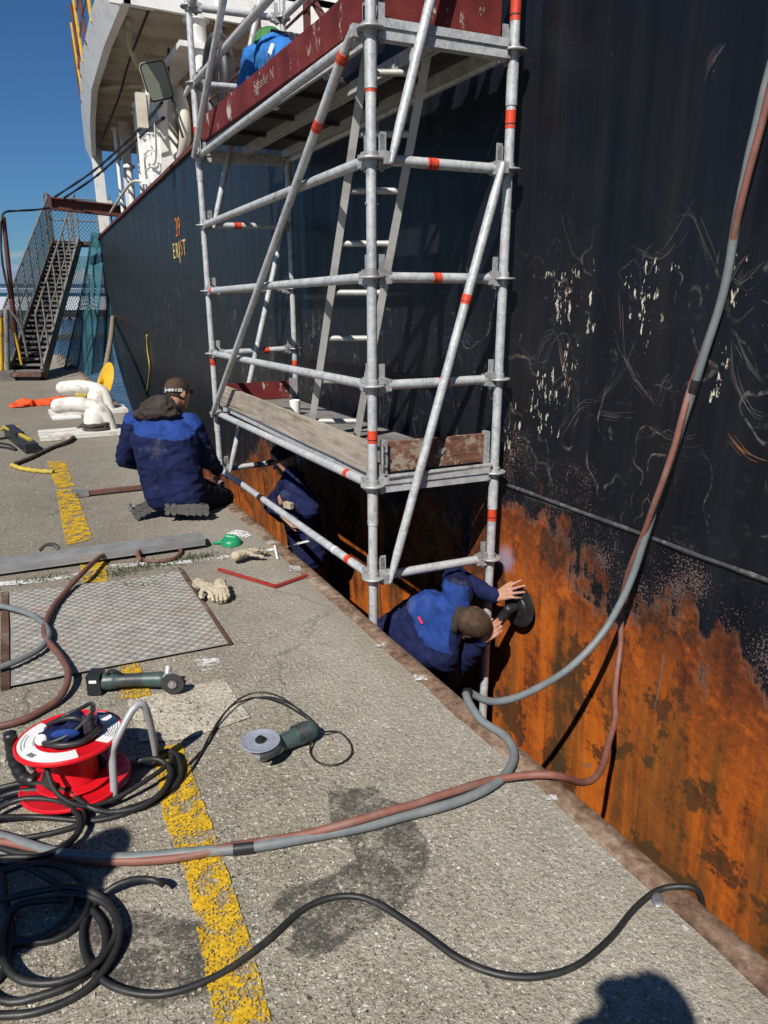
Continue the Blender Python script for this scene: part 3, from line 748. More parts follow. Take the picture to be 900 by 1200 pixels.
# bridge wing: slab with fascia, underside beams and posts
ZW = 4.8
outer = [(1.78, 9.8), (1.80, 11.5), (1.90, 13.8), (2.12, 16.0), (2.28, 17.4), (2.5, 19.2), (2.75, 21.2)]
wing = MB()
poly = outer + [(8, 21.2), (8, 9.8)]
wing.prism(poly, ZW + .34, ZW + .42)
w_ = wing.build('bridge_wing', M['cream_paint'], ship, smooth=0)
m = MB()
fas = outer
for (a, b) in zip(fas[:-1], fas[1:]):
    A, B = V((*a, 0)), V((*b, 0)); t = (B - A).normalized(); nn = V((-t.y, t.x, 0)) * .0
    zt = .36
    m.add([A + V((0, 0, ZW)), B + V((0, 0, ZW)), B + V((-.13, 0, ZW + zt)), A + V((-.13, 0, ZW + zt)), A + V((.10, 0, ZW)), B + V((.10, 0, ZW)), B + V((.10, 0, ZW + zt)), A + V((.10, 0, ZW + zt))],
          [(0, 1, 2, 3), (4, 7, 6, 5), (0, 4, 5, 1), (3, 2, 6, 7), (0, 3, 7, 4), (1, 5, 6, 2)])
m.box((4.9, 9.83, ZW + .55), (6.2, .06, 1.1)); m.box((1.9, 9.84, ZW + .2), (.5, .05, .42))
m.build('fascia', M['white_paint'], w_)
m = MB()
def xout(y):
    for (a, b) in zip(outer[:-1], outer[1:]):
        if a[1] <= y <= b[1]: return a[0] + (b[0] - a[0]) * (y - a[1]) / (b[1] - a[1])
    return 2.7
y = 10.6
while y < 21:
    x0 = xout(y) + .11
    m.box(((x0 + 7.9) / 2, y, ZW + .27), (7.9 - x0, .035, .14)); y += .82
for x in (3.4, 5.2): m.box((x, 15.5, ZW + .22), (.05, 11.2, .235))
m.tube(spline([(2.1, 11.3, ZW + .32), (2.3, 12.1, ZW + .1), (2.9, 13.0, ZW - .3), (3.5, 13.5, ZW - .9)], .15), .05, 8)
m.tube([(2.05, 14.6, ZW + .2), (2.6, 14.2, ZW + .22), (3.5, 13.6, ZW + .2)], .045, 8)
m.build('underside_beams', M['cream_paint'], w_)
m = MB(); m.tube([(2.66, 9.95, 2.2), (2.66, 9.95, ZW + .2)], .115, 20); m.tube([(2.66, 9.95, ZW - .02), (2.66, 9.95, ZW + .12)], .16, 20); m.build('wing_column', M['white_paint'], ship)
m = MB(); m.tube([(2.84, 9.6, 2.9), (2.84, 9.6, ZW + .2)], .035, 10); m.build('vent_pipe', M['white_paint'], ship)
for (px, yy_, r_) in ((118, 20.2, .13), (152, 17.0, .10)):
    c = Yp(px, 225, yy_); m = MB(); m.box((c.x, yy_, 3.7), (r_ * 1.7, r_ * 1.7, 2.6)); m.build('wing_post', M['white_paint'], ship)
# wing railing: yellow and red posts with wires
rl = MB(); rl2 = MB()
for i, y in enumerate([10.6, 11.6, 12.6, 13.5, 14.4, 15.3, 16.2]):
    x = xout(y) - .11
    q_ = MB(); q_.tube([(x, y, ZW + .3), (x - .05, y, ZW + 1.35)], .025, 8); q_.build('railing_post', M['yellow_paint'] if i % 2 else M['redbrown'], w_)
for z in (.65, 1.0, 1.33):
    rl2 = MB(); rl2.tube([(xout(y) - .13, y, ZW + z) for y in (10.2, 12.6, 14.4, 16.4)], .014, 6); rl2.build('railing_wire', M['redbrown'], w_)
m = MB(); m.tube([(xout(11.8) + .15, 11.8, ZW + .4), (xout(11.8) + .15, 11.8, ZW + 1.3)], .14, 16); m.build('canister', M['white_paint'], w_)
# deckhouse behind
m = MB(); m.box((8.4, 9, 4.6), (7, 24, 5.2)); m.build('deckhouse', M['white_paint'], ship, smooth=0)
m = MB(); m.box((4.87, 8.2, 4.0), (.05, .9, 2.0)); m.box((4.87, 14.2, 4.0), (.05, .9, 2.0)); m.build('dark_doorway', M['hole_dark'], ship)
# white bulwark house with pipes and the round fairlead by the column
m = MB()
m.box((HX + .13, 12.35, 3.72), (.22, 1.5, 1.45)); m.box((HX + .13, 11.5, 4.49), (.34, 3.4, .06))
m.tube([(HX - .01, 12.9, 3.3), (HX - .01, 12.9, 4.45)], .05, 8)
m.tube([(HX - .0, 12.3, 3.25), (HX - .0, 12.3, 4.35)], .04, 8)
for z in (3.4, 3.62, 3.84, 4.06, 4.28): m.tube([(HX - .02, 11.75, z), (HX - .12, 11.75, z), (HX - .12, 12.15, z), (HX - .02, 12.15, z)], .013, 6)
m.tube(spline([(HX - .03, 12.6, 3.35), (HX - .1, 12.2, 3.6), (HX - .06, 11.7, 3.45), (HX - .08, 11.4, 3.9)], .1), .016, 6)
m.build('white_bulwark_house', M['white_paint'], ship)
m = MB()
ring = [V((HX + .1, 10.75 + .33 * math.cos(a), 3.78 + .40 * math.sin(a))) for a in [2 * math.pi * i / 28 for i in range(28)]]
m.tube(ring, .075, 10, closed=True); m.build('fairlead_ring', M['cream_paint'], ship)
m = MB(); m.box((HX + .16, 10.75, 3.78), (.03, .6, .72)); m.build('fairlead_opening', M['hole_dark'], ship)
m = MB()
ring = [V((HX + .14, 8.9 + .36 * math.cos(a), 3.85 + .44 * math.sin(a))) for a in [2 * math.pi * i / 28 for i in range(28)]]
m.tube(ring, .09, 10, closed=True); m.build('tyre_fender', M['rubber'], ship)
# fittings: ribs, pipes and brackets of the bulwark house and rail
for i_, y in enumerate((11.7, 12.05, 12.4, 12.75, 13.05)):
    m = MB(); m.box((HX + .0, y, 3.93), (.05, .03, 1.0)); m.build('stiffener', M['white_paint'], ship)
for (y, z0_, z1_, r_) in ((13.4, 2.95, 4.2, .05), (14.3, 2.9, 4.6, .035), (15.4, 2.9, 3.9, .06), (16.6, 2.9, 4.75, .04)):
    m = MB(); m.tube([(HX + .2, y, z0_), (HX + .2, y, z1_)], r_, 10); m.lathe([(r_ * 1.8, 0), (r_ * 1.8, .05), (0, .09)], (HX + .2, y, z1_), 12); m.build('vent_pipe', M['white_paint'], ship)
m = MB(); m.tube(spline([(HX + .12, 13.2, 3.35), (HX + .1, 14.5, 3.55), (HX + .12, 16, 3.5), (HX + .12, 18, 3.3)], .2), .025, 8); m.build('rail_pipe', M['cream_paint'], ship)
for (y, z) in ((11.2, 4.62), (12.9, 4.66), (15.1, 4.7)):
    m = MB(); m.lathe([(.0, .06), (.07, .05), (.09, 0), (.07, -.09), (.04, -.12), (0, -.12)], (3.0, y, z), 14); m.build('underside_lamp', M['cream_paint'], ship)
m = MB(); m.tube(spline([(2.2, 10.4, ZW + .16), (2.3, 12.6, ZW + .12), (2.5, 15, ZW + .16), (2.7, 19, ZW + .14)], .2), .018, 6); m.build('underside_conduit', M['rope_dark'], ship)
m = MB(); m.tube(spline([(HX - .04, 10.0, 3.5), (HX - .05, 10.3, 3.9), (HX - .02, 10.6, 4.3), (HX + .1, 11.0, 4.75)], .1), .016, 6); m.build('hanging_lead', M['rubber'], ship)
# floodlight
c = Yp(184, 95, 10.4)
fl = thing('floodlight', 'rectangular glass fronted floodlight on the ship rail under the white overhang', 'floodlight', tuple(Yp(172, 130, 10.4)))
fr = (V((0, 0, H)) - c + V((.15, 0, -.5))).normalized(); rt = V((0, 0, 1)).cross(fr).normalized(); upv = fr.cross(rt)
rot = Matrix((rt, upv, fr)).transposed() @ Matrix.Rotation(R(14), 3, 'Z')
def rrect(w_, h_, r_, n=5):
    o = []
    for cx, cy, a0 in ((w_ / 2 - r_, h_ / 2 - r_, 0), (-w_ / 2 + r_, h_ / 2 - r_, 90), (-w_ / 2 + r_, -h_ / 2 + r_, 180), (w_ / 2 - r_, -h_ / 2 + r_, 270)):
        for i in range(n + 1): a = R(a0 + 90 * i / n); o.append((cx + r_ * math.cos(a), cy + r_ * math.sin(a)))
    return o
xf = lambda p_: c + rot @ p_
m = MB(); m.prism(rrect(.31, .42, .05), -.16, 0, xf); m.prism(rrect(.335, .445, .06), -.02, .02, xf); m.build('housing', M['cream_paint'], fl); m = MB(); m.prism(rrect(.322, .432, .055), .0, .0235, xf); m.build('gasket', M['blackplastic'], fl)
m = MB(); m.prism(rrect(.285, .395, .045), .0, .030, xf); m.build('lens', M['glass_lamp'], fl)
m = MB(); m.tube([Yp(172, 135, 10.45), Yp(173, 112, 10.45), xf(V((-.12, -.05, -.14)))], .035, 8); m.box(tuple(Yp(166, 130, 10.45)), (.12, .1, .4)); m.build('bracket', M['cream_paint'], fl)
# ------------------------------------------------------------------ tube scaffold
sf = thing('scaffold_tower', 'galvanised tube scaffold tower with two boarded decks standing against the black hull', 'scaffold', (1.97, 4.6, RAFT))
LV = lambda k, o=0: .143 + .5115 * k + o
P = {0: V((1.61, 6.20, -.05)), 1: V((1.61, 3.17, 0)), 2: V((2.345, 3.12, 0)), 3: V((2.345, 6.16, -.03))}
rt_ = .0245
def node(i, k): return V((P[i].x, P[i].y, LV(k) + P[i].z))
stdr = {}
for i in range(4):
    m = MB(); m.tube([V((P[i].x, P[i].y, RAFT + .02)), V((P[i].x, P[i].y, 5.6))], rt_, 16)
    for z in (.02, 2.05, 4.05): m.tube([V((P[i].x, P[i].y, z + .42)), V((P[i].x, P[i].y, z + .60))], rt_ + .0035, 16)
    stdr[i] = m.build('standard', M['galv'], sf)
    m = MB(); m.box((P[i].x, P[i].y, RAFT + .008), (.15, .15, .012)); m.tube([(P[i].x, P[i].y, RAFT), (P[i].x, P[i].y, RAFT + .2)], .018, 10); m.build('base_plate', M['galv'], stdr[i])
    for k in range(0, 9):
        c = node(i, k); m = MB()
        pr = []
        m.lathe([(rt_, -.005), (.061, -.005), (.063, -.002), (.063, .002), (.061, .005), (rt_, .005)], c, 24)
        m.lathe([(rt_ + .001, -.03), (rt_ + .006, -.028), (rt_ + .006, .028), (rt_ + .001, .03)], c, 16)
        m.build('rosette', M['cast'], stdr[i])
    for kz in (.36, 1.9, 3.0):
        m = MB(); m.tube([(P[i].x - .03, P[i].y, kz + .1), (P[i].x + .032, P[i].y, kz + .1)], .007, 8); m.build('pin', M['cast'], stdr[i])
def tape(o, a, b, t, L=.075, mt='tape', print_=True):
    L *= random.uniform(.6, .95)
    d = (b - a).normalized(); c = a.lerp(b, t)
    m = MB(); m.tube([c - d * L / 2, c + d * L / 2], rt_ + .0012, 16); tp = m.build('tape', M[mt], o)
    if print_:
        m = MB(); side = d.cross(V((.6, .8, .1))).normalized()
        m2 = [c - d * L * .28, c - d * L * .20]
        m.tube([m2[0], m2[1]], rt_ + .0018, 16); m.build('tape_print', M['tape_print'], tp) if mt == 'tape' else None
def wedge(m, c, d):
    # ledger head: cast fork around the rosette with the upright wedge pin
    d = d.normalized(); side = V((0, 0, 1)).cross(d).normalized(); rot = Matrix((d, side, V((0, 0, 1)))).transposed()
    m.box(c + d * .052 + V((0, 0, .022)), (.044, .036, .030), rot); m.box(c + d * .052 + V((0, 0, -.022)), (.044, .036, .030), rot)
    m.box(c + d * .082, (.030, .044, .058), rot)
    m.box(c + d * .052 + V((0, 0, .035)), (.030, .006, .14), rot)
    m.lathe([(0, -.004), (.012, -.004), (.012, .004), (0, .004)], c + d * .052 + V((0, 0, -.045)), 10)
def ledger(i, j, k, tapes=(), name='ledger', r=rt_):
    a, b = node(i, k), node(j, k); d = (b - a).normalized()
    m = MB(); m.tube([a + d * .085, b - d * .085], r, 16); o = m.build(name, M['galv'], sf)
    for q_, e_ in ((a, d), (b, -d)): m = MB(); wedge(m, q_, e_); m.build('wedge_head', M['cast'], o)
    for t in tapes:
        if isinstance(t, tuple): tape(o, a, b, *t)
        else: tape(o, a, b, t)
    return o
ledger(1, 0, 0, (.10, (.165, .035, 'tape_white', False), (.62, .10, 'tape_black', False)))
ledger(1, 0, 1, (.10,)); ledger(1, 0, 2); ledger(1, 0, 3, (.955,)); ledger(1, 0, 4); ledger(1, 0, 5, ((.07, .06),)); ledger(1, 0, 6); ledger(1, 0, 7, (.9,))
ledger(1, 2, 0); ledger(1, 2, 2, (.54,)); ledger(1, 2, 3, (.47,)); ledger(1, 2, 4, (.42,)); ledger(1, 2, 6); ledger(1, 2, 7)
ledger(0, 3, 0, ((.45, .09, 'tape_black', False), (.6, .06, 'tape_black', False))); ledger(0, 3, 2, (.64,)); ledger(0, 3, 3); ledger(0, 3, 4, (.38,)); ledger(0, 3, 6); ledger(0, 3, 7)
ledger(2, 3, 1); ledger(2, 3, 5); ledger(2, 3, 6); ledger(2, 3, 7)
for i, zs in ((1, (.86, 2.44)), (2, (.36, 2.82, 2.36)), (0, (1.00, 2.76)), (3, (.95,))):
    for z in zs: tape(stdr[i], V((P[i].x, P[i].y, z)), V((P[i].x, P[i].y, z + .1)), .5, .1)
def diagonal(i, ki, j, kj, off, tapes=()):
    a, b = node(i, ki), node(j, kj); h = (b - a); h.z = 0; h.normalize()
    a2 = a + h * .075 + off; b2 = b - h * .075 + off; d = (b2 - a2).normalized()
    m = MB(); m.tube([a2 - d * .02, a2 + d * .07, a2 + d * .14, b2 - d * .14, b2 - d * .07, b2 + d * .02], [.014, .020, rt_ - .001, rt_ - .001, .020, .014], 14)
    o = m.build('diagonal_brace', M['galv'], sf)
    for c, s_ in ((a, 1), (b, -1)):
        m = MB(); q_ = c + h * s_ * .058
        rot = Matrix((h, V((0, 0, 1)).cross(h).normalized(), V((0, 0, 1)))).transposed()
        m.box(q_ + V((0, 0, .0)), (.05, .03, .06), rot); m.box(q_ + off * .5, (.035, abs(off.length) + .02, .05), rot); m.box(q_ + V((0, 0, .05)), (.03, .006, .13), rot); m.build('brace_head', M['cast'], o)
    for t in tapes: tape(o, a2, b2, t, .07)
fo = V((-.055, 0, 0)); no = V((0, -.055, 0)); bo = V((0, -.05, 0))
diagonal(0, 1, 1, 5, fo, (.86, .965)); diagonal(0, 5, 1, 9, fo)
diagonal(1, 0, 2, 4, no, (.70,)); diagonal(1, 4, 2, 8, no)
diagonal(0, 0, 3, 4, bo); diagonal(0, 4, 3, 8, bo)
# decks: U transoms, planks with side rails and cross ribs
def deck(k, hatch):
    z = LV(k)
    for (i, j) in ((1, 2), (0, 3)):
        a, b = node(i, k), node(j, k); d = (b - a).normalized()
        m = MB(); m.beam(a + d * .05 + V((0, 0, -.012)), b - d * .05 + V((0, 0, -.012)), .05, .055)
        m.beam(a + d * .05 + V((0, -.03, .022)), b - d * .05 + V((0, -.03, .022)), .006, .035)
        m.beam(a + d * .05 + V((0, .03, .022)), b - d * .05 + V((0, .03, .022)), .006, .035)
        o = m.build('transom', M['galv'], sf)
        for q_, e_ in ((a, d), (b, -d)): m = MB(); wedge(m, q_, e_); m.build('wedge_head', M['cast'], o)
    for q_, x0 in enumerate((1.655, 1.985)):
        x1 = x0 + .318; m = MB(); ya, yb = 3.20, 6.13
        segs = [(ya, yb)] if not (hatch and q_ == 0) else [(ya, 3.36), (4.10, yb)]
        for y0, y1 in segs: m.box(((x0 + x1) / 2, (y0 + y1) / 2, z + .045), (x1 - x0, y1 - y0, .018))
        for x in (x0 + .012, x1 - .012): sr = MB(); sr.box((x, (ya + yb) / 2, z + .012), (.022, yb - ya, .062)); sr.build('deck_side_rail', M['galv'], sf)
        y = ya + .04
        while y < yb:
            if not (hatch and q_ == 0 and 3.37 < y < 4.09): m.box(((x0 + x1) / 2, y, z + .022), (x1 - x0 - .05, .03, .026))
            y += .58
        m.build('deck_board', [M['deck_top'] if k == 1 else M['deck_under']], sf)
deck(1, False); deck(5, True)
def toe(a, b, z, h, mt, th=.03, off=V((0, 0, 0))):
    m = MB(); a, b = V(a) + off, V(b) + off
    d = (b - a); L = d.length; d.normalize(); sd = V((0, 0, 1)).cross(d); nseg = 12
    vs = []
    for i in range(nseg + 1):
        c = a + d * L * i / nseg; wv = .004 * blob(i, z, .5, h); t0 = .004 * blob(i, 3, .9, 2)
        for s_, zz in ((-1, 0), (1, 0), (1, h + t0), (-1, h + t0)): vs.append(c + sd * (s_ * th / 2 + wv) + V((0, 0, z + zz)))
    fs = [(i * 4 + j, i * 4 + (j + 1) % 4, i * 4 + 4 + (j + 1) % 4, i * 4 + 4 + j) for i in range(nseg) for j in range(4)] + [(3, 2, 1, 0), tuple(nseg * 4 + j for j in range(4))]
    m.add(vs, fs); o = m.build('toe_board', M[mt], sf, smooth=20)
    return o
z1 = LV(1) + .058; z5 = LV(5) + .058
t_ = toe((1.650, 3.24, 0), (1.650, 6.12, 0), z1 - .02, .165, 'wood_grey')
t_ = toe((1.69, 3.200, 0), (2.29, 3.165, 0), z1 + .0, .155, 'wood_red_worn')
m = MB()
for x in (1.68, 2.30):
    m.box((x, 3.165 + (1.99 - x) * .05, z1 + .08), (.022, .045, .18))
m.tube([(1.655, 3.145, z1 + .03), (1.655, 3.145, z1 + .16)], .006, 6)
for zz in (.04, .12): m.tube([(1.675, 3.14, z1 + zz), (1.675, 3.17, z1 + zz)], .007, 8)
m.tube([(2.02, 3.158, z1 + .085), (2.02, 3.17, z1 + .085)], .018, 8)
m.tube([(1.68, 3.13, z1 - .012), (2.31, 3.10, z1 - .012)], .012, 8)
m.build('toe_bracket', M['cast'], t_)
toe((1.67, 6.09, 0), (2.27, 6.06, 0), z1, .15, 'redboard')
m = MB(); m.box((2.27, 6.03, z1 + .09), (.07, .012, .17)); m.build('toe_bracket', M['cast'], sf)
t5 = toe((1.645, 3.24, 0), (1.645, 6.12, 0), z5 - .01, .165, 'redboard')
# worn chalk handwriting on the upper board
cc = Xp(309, 106, 1.627)
me = text_mesh('Speeder N', .085, Matrix.Translation((1.6275, cc.y, z5 + .05)) @ Matrix(((0, 0, -1, 0), (-1, 0, 0, 0), (0, 1, 0, 0), (0, 0, 0, 1))) @ Matrix.Shear('XY', 4, (.25, 0)) if 0 else Matrix.Translation((1.6275, cc.y, z5 + .05)) @ Matrix(((0, 0, -1, 0), (-1, 0, 0, 0), (0, 1, 0, 0), (0, 0, 0, 1))), .001)
me.materials.append(plain('white_handwriting', (.30, .19, .165), .8, 0, .6, 60, 0)); link('handwriting', me, t5)
toe((1.69, 3.205, 0), (2.29, 3.17, 0), z5, .155, 'redboard')
toe((1.67, 6.09, 0), (2.27, 6.06, 0), z5, .15, 'redboard')
# raft the tower stands on
m = MB()
for i in range(10): m.box((1.555 + .088 * i + .03, 4.2, RAFT - .05), (.08, 7.2, .06 + .004 * (i % 3)))
m.box((1.96, 4.2, RAFT - .3), (.84, 7.1, .42)); 
o = m.build('work_raft', M['raft']); tag(o, 'low dark board raft floating in the gap between quay and hull under the scaffold', 'raft')
# ladder
w3 = V((ca, -sa, 0)) * .30
bl = G(363, 513, z1); tl = G(428, 72, LV(5) + .0); d = (tl - bl).normalized(); tl = bl + d * ((tl - bl).length + .75)
ld_ = thing('ladder', 'worn wooden ladder leaning between the two scaffold decks', 'ladder', tuple(bl))
nn = d.cross(w3).normalized()
for s_ in (0, 1):
    m = MB(); m.beam(bl + w3 * s_, tl + w3 * s_, .042, .06, nn); m.build('rail', M['wood_ladder'] if 'wood_ladder' in M else M['galv'], ld_)
L = (tl - bl).length; k = .12
while k < L:
    c = bl + d * k; m = MB(); m.tube([c - w3 * .03, c + w3 * 1.03], .017, 10); m.build('rung', M['wood_ladder'] if 'wood_ladder' in M else M['galv'], ld_); k += .275
# small white pots on the lower deck
for px, py in ((346, 470), ):
    c = G(px, py + 16, z1); m = MB(); m.lathe([(0, 0), (.036, 0), (.042, .11), (.038, .114), (.034, .02), (0, .02)], c, 16)
    o = m.build('paint_pot', M['label']); tag(o, 'small white pot standing at the far end of the lower scaffold deck', 'pot')
# ------------------------------------------------------------------ people
def remesh(mb, voxel, smooth_it=4, decim=None):
    me = bpy.data.meshes.new('raw'); me.from_pydata(mb.v, [], mb.f)
    bm = bmesh.new(); bm.from_mesh(me); bmesh.ops.recalc_face_normals(bm, faces=bm.faces); bm.to_mesh(me); bm.free()
    o = bpy.data.objects.new('raw', me); C.objects.link(o)
    a = o.modifiers.new('r', 'REMESH'); a.mode = 'VOXEL'; a.voxel_size = voxel; a.use_smooth_shade = True
    if smooth_it:
        b = o.modifiers.new('s', 'SMOOTH'); b.factor = .5; b.iterations = smooth_it
    dg = bpy.context.evaluated_depsgraph_get(); dg.update()
    r = bpy.data.meshes.new_from_object(o.evaluated_get(dg)); bpy.data.objects.remove(o); bpy.data.meshes.remove(me)
    return r
def coords(me):
    a = np.empty(len(me.vertices) * 3); me.vertices.foreach_get('co', a); return a.reshape(-1, 3)
def normals(me):
    a = np.empty(len(me.vertices) * 3); me.vertex_normals.foreach_get('vector', a); return a.reshape(-1, 3)
def b0_(q_, s_): return mnoise.noise(q_ * s_ * .6 + V((9, 2, 5))) * .8
def wrinkle(me, amp, scale, seed, axis=None, fine=.35):
    co_, no_ = coords(me), normals(me)
    for i in range(len(co_)):
        p_ = V(co_[i])
        if axis is not None: p_ = p_ + axis * p_.dot(axis) * .9
        q_ = p_ + V((seed, -seed, seed * .5))
        s_ = scale
        f = 1 - abs(mnoise.noise(q_ * s_ + V((b0_(q_, s_), 0, 0)))) * 2.6
        f2 = 1 - abs(mnoise.noise(q_ * s_ * 2.3 + V((3, 1, 4)))) * 2.2
        b = mnoise.noise(q_ * s_ * .5)
        co_[i] += no_[i] * amp * (f * .9 + f2 * fine * .8 + b * .9 - .35)
    me.vertices.foreach_set('co', co_.ravel()); me.update()
def skin_mesh(me, name, mats, parent, classify=None):
    me.materials.clear()
    for q in (mats if isinstance(mats, list) else [mats]): me.materials.append(q)
    if classify:
        me.polygons.foreach_set('material_index', [classify(p_.center) for p_ in me.polygons])
    me.polygons.foreach_set('use_smooth', [True] * len(me.polygons))
    return link(name, me, parent)
def frame(fwd, up):
    f = V(fwd).normalized(); r_ = f.cross(V(up)).normalized(); u = r_.cross(f).normalized()
    return f, r_, u
def head_geo(mb, c, fwd, up, s=1.0):
    f, r_, u = frame(fwd, up); rot = Matrix((f, r_, u)).transposed(); c = V(c)
    at = lambda a, b, h: c + (f * a + r_ * b + u * h) * s
    mb.ball(at(-.008, 0, .025), (.098 * s, .077 * s, .092 * s), rot, 20, 14)       # skull
    mb.ball(at(.022, 0, -.035), (.068 * s, .060 * s, .075 * s), rot, 18, 12)       # face
    mb.ball(at(.045, 0, -.085), (.038 * s, .042 * s, .030 * s), rot)               # chin
    mb.caps(at(.083, 0, .012), .009 * s, at(.105, 0, -.028), .014 * s, 10)         # nose
    mb.ball(at(.098, .012, -.032), .009 * s); mb.ball(at(.098, -.012, -.032), .009 * s)
    mb.caps(at(.076, -.032, .028), .012 * s, at(.076, .032, .028), .012 * s, 10)   # brow
    mb.caps(at(.082, -.018, -.062), .0075 * s, at(.082, .018, -.062), .0075 * s, 10); mb.caps(at(.080, -.016, -.074), .008 * s, at(.080, .016, -.074), .008 * s, 10)  # lips
    for sd in (-1, 1):
        er = rot @ Matrix.Rotation(R(20 * sd), 3, 'Z')
        mb.ball(at(-.006, .081 * sd, -.006), (.022 * s, .010 * s, .034 * s), er, 12, 8)  # ear
    mb.caps(at(-.03, 0, -.04), .058 * s, at(-.04, 0, -.085), .056 * s)             # nape
    return at
def head_parts(at, parent, s, f, r_, u):
    m = MB()
    for sd in (-1, 1): m.ball(at(.076, .031 * sd, .006), .0125 * s)
    m.build('eye', [M['label']], parent)
    m = MB()
    for sd in (-1, 1): m.ball(at(.0845, .031 * sd, .006), .0062 * s)
    m.build('iris', [M['dark']], parent)
def hair_geo(c, fwd, up, s=1.0, seed=0, low=-.055):
    f, r_, u = frame(fwd, up); rot = Matrix((f, r_, u)).transposed(); c = V(c); mb = MB()
    at = lambda a, b, h: c + (f * a + r_ * b + u * h) * s
    nu, nv = 56, 30; vs = []; 
    for i in range(nv + 1):
        t = math.pi * i / nv * .74
        for j in range(nu):
            a = 2 * math.pi * j / nu
            d = V((math.sin(t) * math.cos(a), math.sin(t) * math.sin(a), math.cos(t)))
            k = 1.055 + .025 * mnoise.noise(d * 7 + V((seed, 0, 0))) + .012 * mnoise.noise(d * 25)
            front = max(0, d.x)
            lim = low + front * .14 + (.02 * mnoise.noise(d * 9))
            p_ = V((-.008 + .098 * k * d.x, .077 * k * d.y, .025 + .092 * k * d.z))
            if p_.z < lim: p_ = V((-.008 + .098 * .93 * d.x, .077 * .93 * d.y, max(p_.z, lim - .012)))
            vs.append(c + rot @ (p_ * s))
    fs = [(i * nu + j, i * nu + (j + 1) % nu, (i + 1) * nu + (j + 1) % nu, (i + 1) * nu + j) for i in range(nv) for j in range(nu)]
    mb.add(vs, fs)
    # short strands standing on the scalp
    rs = random.Random(int(seed * 10)); 
    for _ in range(5200):
        t = math.acos(1 - rs.random() * 1.35); a = rs.uniform(0, 6.283); d = V((math.sin(t) * math.cos(a), math.sin(t) * math.sin(a), math.cos(t)))
        p_ = V((-.008 + .098 * 1.03 * d.x, .077 * 1.03 * d.y, .025 + .092 * 1.03 * d.z))
        if p_.z < low + max(0, d.x) * .14 + .006: continue
        dr = (d * .55 + V((.45, .25 * math.sin(a * 2), -.35)) + V((rs.gauss(0, .22), rs.gauss(0, .22), rs.gauss(0, .22)))).normalized() * rs.uniform(.007, .015)
        sd = dr.cross(d).normalized() * .0008
        mb.add([c + rot @ (q_ * s) for q_ in (p_ - sd, p_ + sd, p_ + dr)], [(0, 1, 2)])
    return mb
def hand_geo(mb, wrist, fdir, dors, side, s=1.0, curl=(20, 22, 25, 30), spread=6.0, thumb=40, grip=1.0):
    """wrist point, finger direction, back-of-hand direction, side=+1 when the thumb lies on fdir x dors, else -1"""
    f = V(fdir).normalized(); d = (V(dors) - f * V(dors).dot(f)).normalized(); t = f.cross(d) * side
    w = V(wrist)
    for k, o in enumerate((.030, .011, -.010, -.029)):
        mb.caps(w + (f * .006 + t * o * .62) * s, .0165 * s, w + (f * .082 + t * o - d * .004 * (abs(k - 1.3))) * s, .0125 * s, 10)
    lens = [(.043, .026, .021), (.047, .030, .023), (.043, .028, .022), (.034, .021, .019)]
    for k, o in enumerate((.031, .0105, -.0105, -.030)):
        a = R(spread * (1.4 - k)); base = w + (f * (.088 - .003 * abs(k - 1)) + t * o) * s
        dirn = f * math.cos(a) + t * math.sin(a); ax = dirn.cross(d).normalized(); ang = 0; p_ = base; rad = [.0098, .0088, .008, .0068]
        if k == 3: rad = [q * .86 for q in rad]
        for q, L in enumerate(lens[k]):
            ang += curl[k] * (1, 1.15, .7)[q]
            dd = Matrix.Rotation(-R(ang), 3, ax) @ dirn
            if dd.dot(d) > dirn.dot(d) + 1e-6: dd = Matrix.Rotation(R(ang), 3, ax) @ dirn
            e = p_ + dd * L * s; mb.caps(p_, rad[q] * s, e, rad[q + 1] * s, 10); p_ = e
    p_ = w + (f * .022 + t * .022 - d * .006) * s; a = R(thumb)
    dd = (f * math.cos(a) + t * math.sin(a) - d * .25 * grip).normalized(); e = p_ + dd * .040 * s; mb.caps(p_, .0155 * s, e, .0115 * s, 10); p_ = e
    dd = (dd + f * .25 - d * .25 * grip).normalized(); e = p_ + dd * .031 * s; mb.caps(p_, .011 * s, e, .0098 * s, 10); p_ = e
    dd = (dd + f * .25 - d * .2 * grip).normalized(); mb.caps(p_, .0095 * s, p_ + dd * .025 * s, .0075 * s, 10)
def boot_geo(mb, an, toe_dir, up, s=1.0):
    f, r_, u = frame(toe_dir, up); an = V(an)
    mb.caps(an, .052 * s, an - u * .05 * s + f * -.02 * s, .048 * s); mb.caps(an - u * .055 * s - f * .025 * s, .042 * s, an - u * .06 * s + f * .13 * s, .040 * s); mb.ball(an - u * .058 * s + f * .15 * s, (.055 * s, .048 * s, .035 * s), Matrix((f, r_, u)).transposed())
def sole_geo(mb, an, toe_dir, up, s=1.0):
    f, r_, u = frame(toe_dir, up); an = V(an)
    out = []
    for t in range(28):
        a = 2 * math.pi * t / 28; x = math.cos(a); yv = math.sin(a)
        out.append((.055 + .155 * x, (.044 + .010 * x) * yv * (1 - .14 * (1 - x * x) * (1 if abs(x) < .6 else .3))))
    xf = lambda p_: an + (f * p_.x + r_ * p_.y + u * p_.z) * s
    mb.prism(out, -.118, -.094, xf)
    for i in range(7):
        x = -.075 + i * .045
        if i in (2,): continue
        for yv in (-.024, .024):
            mb.box(an + (f * x + r_ * yv - u * .1185) * s, (.030 * s, .036 * s, .006 * s), Matrix((f, r_, u)).transposed() @ Matrix.Rotation(R(25 if yv > 0 else -25), 3, 'Z'))
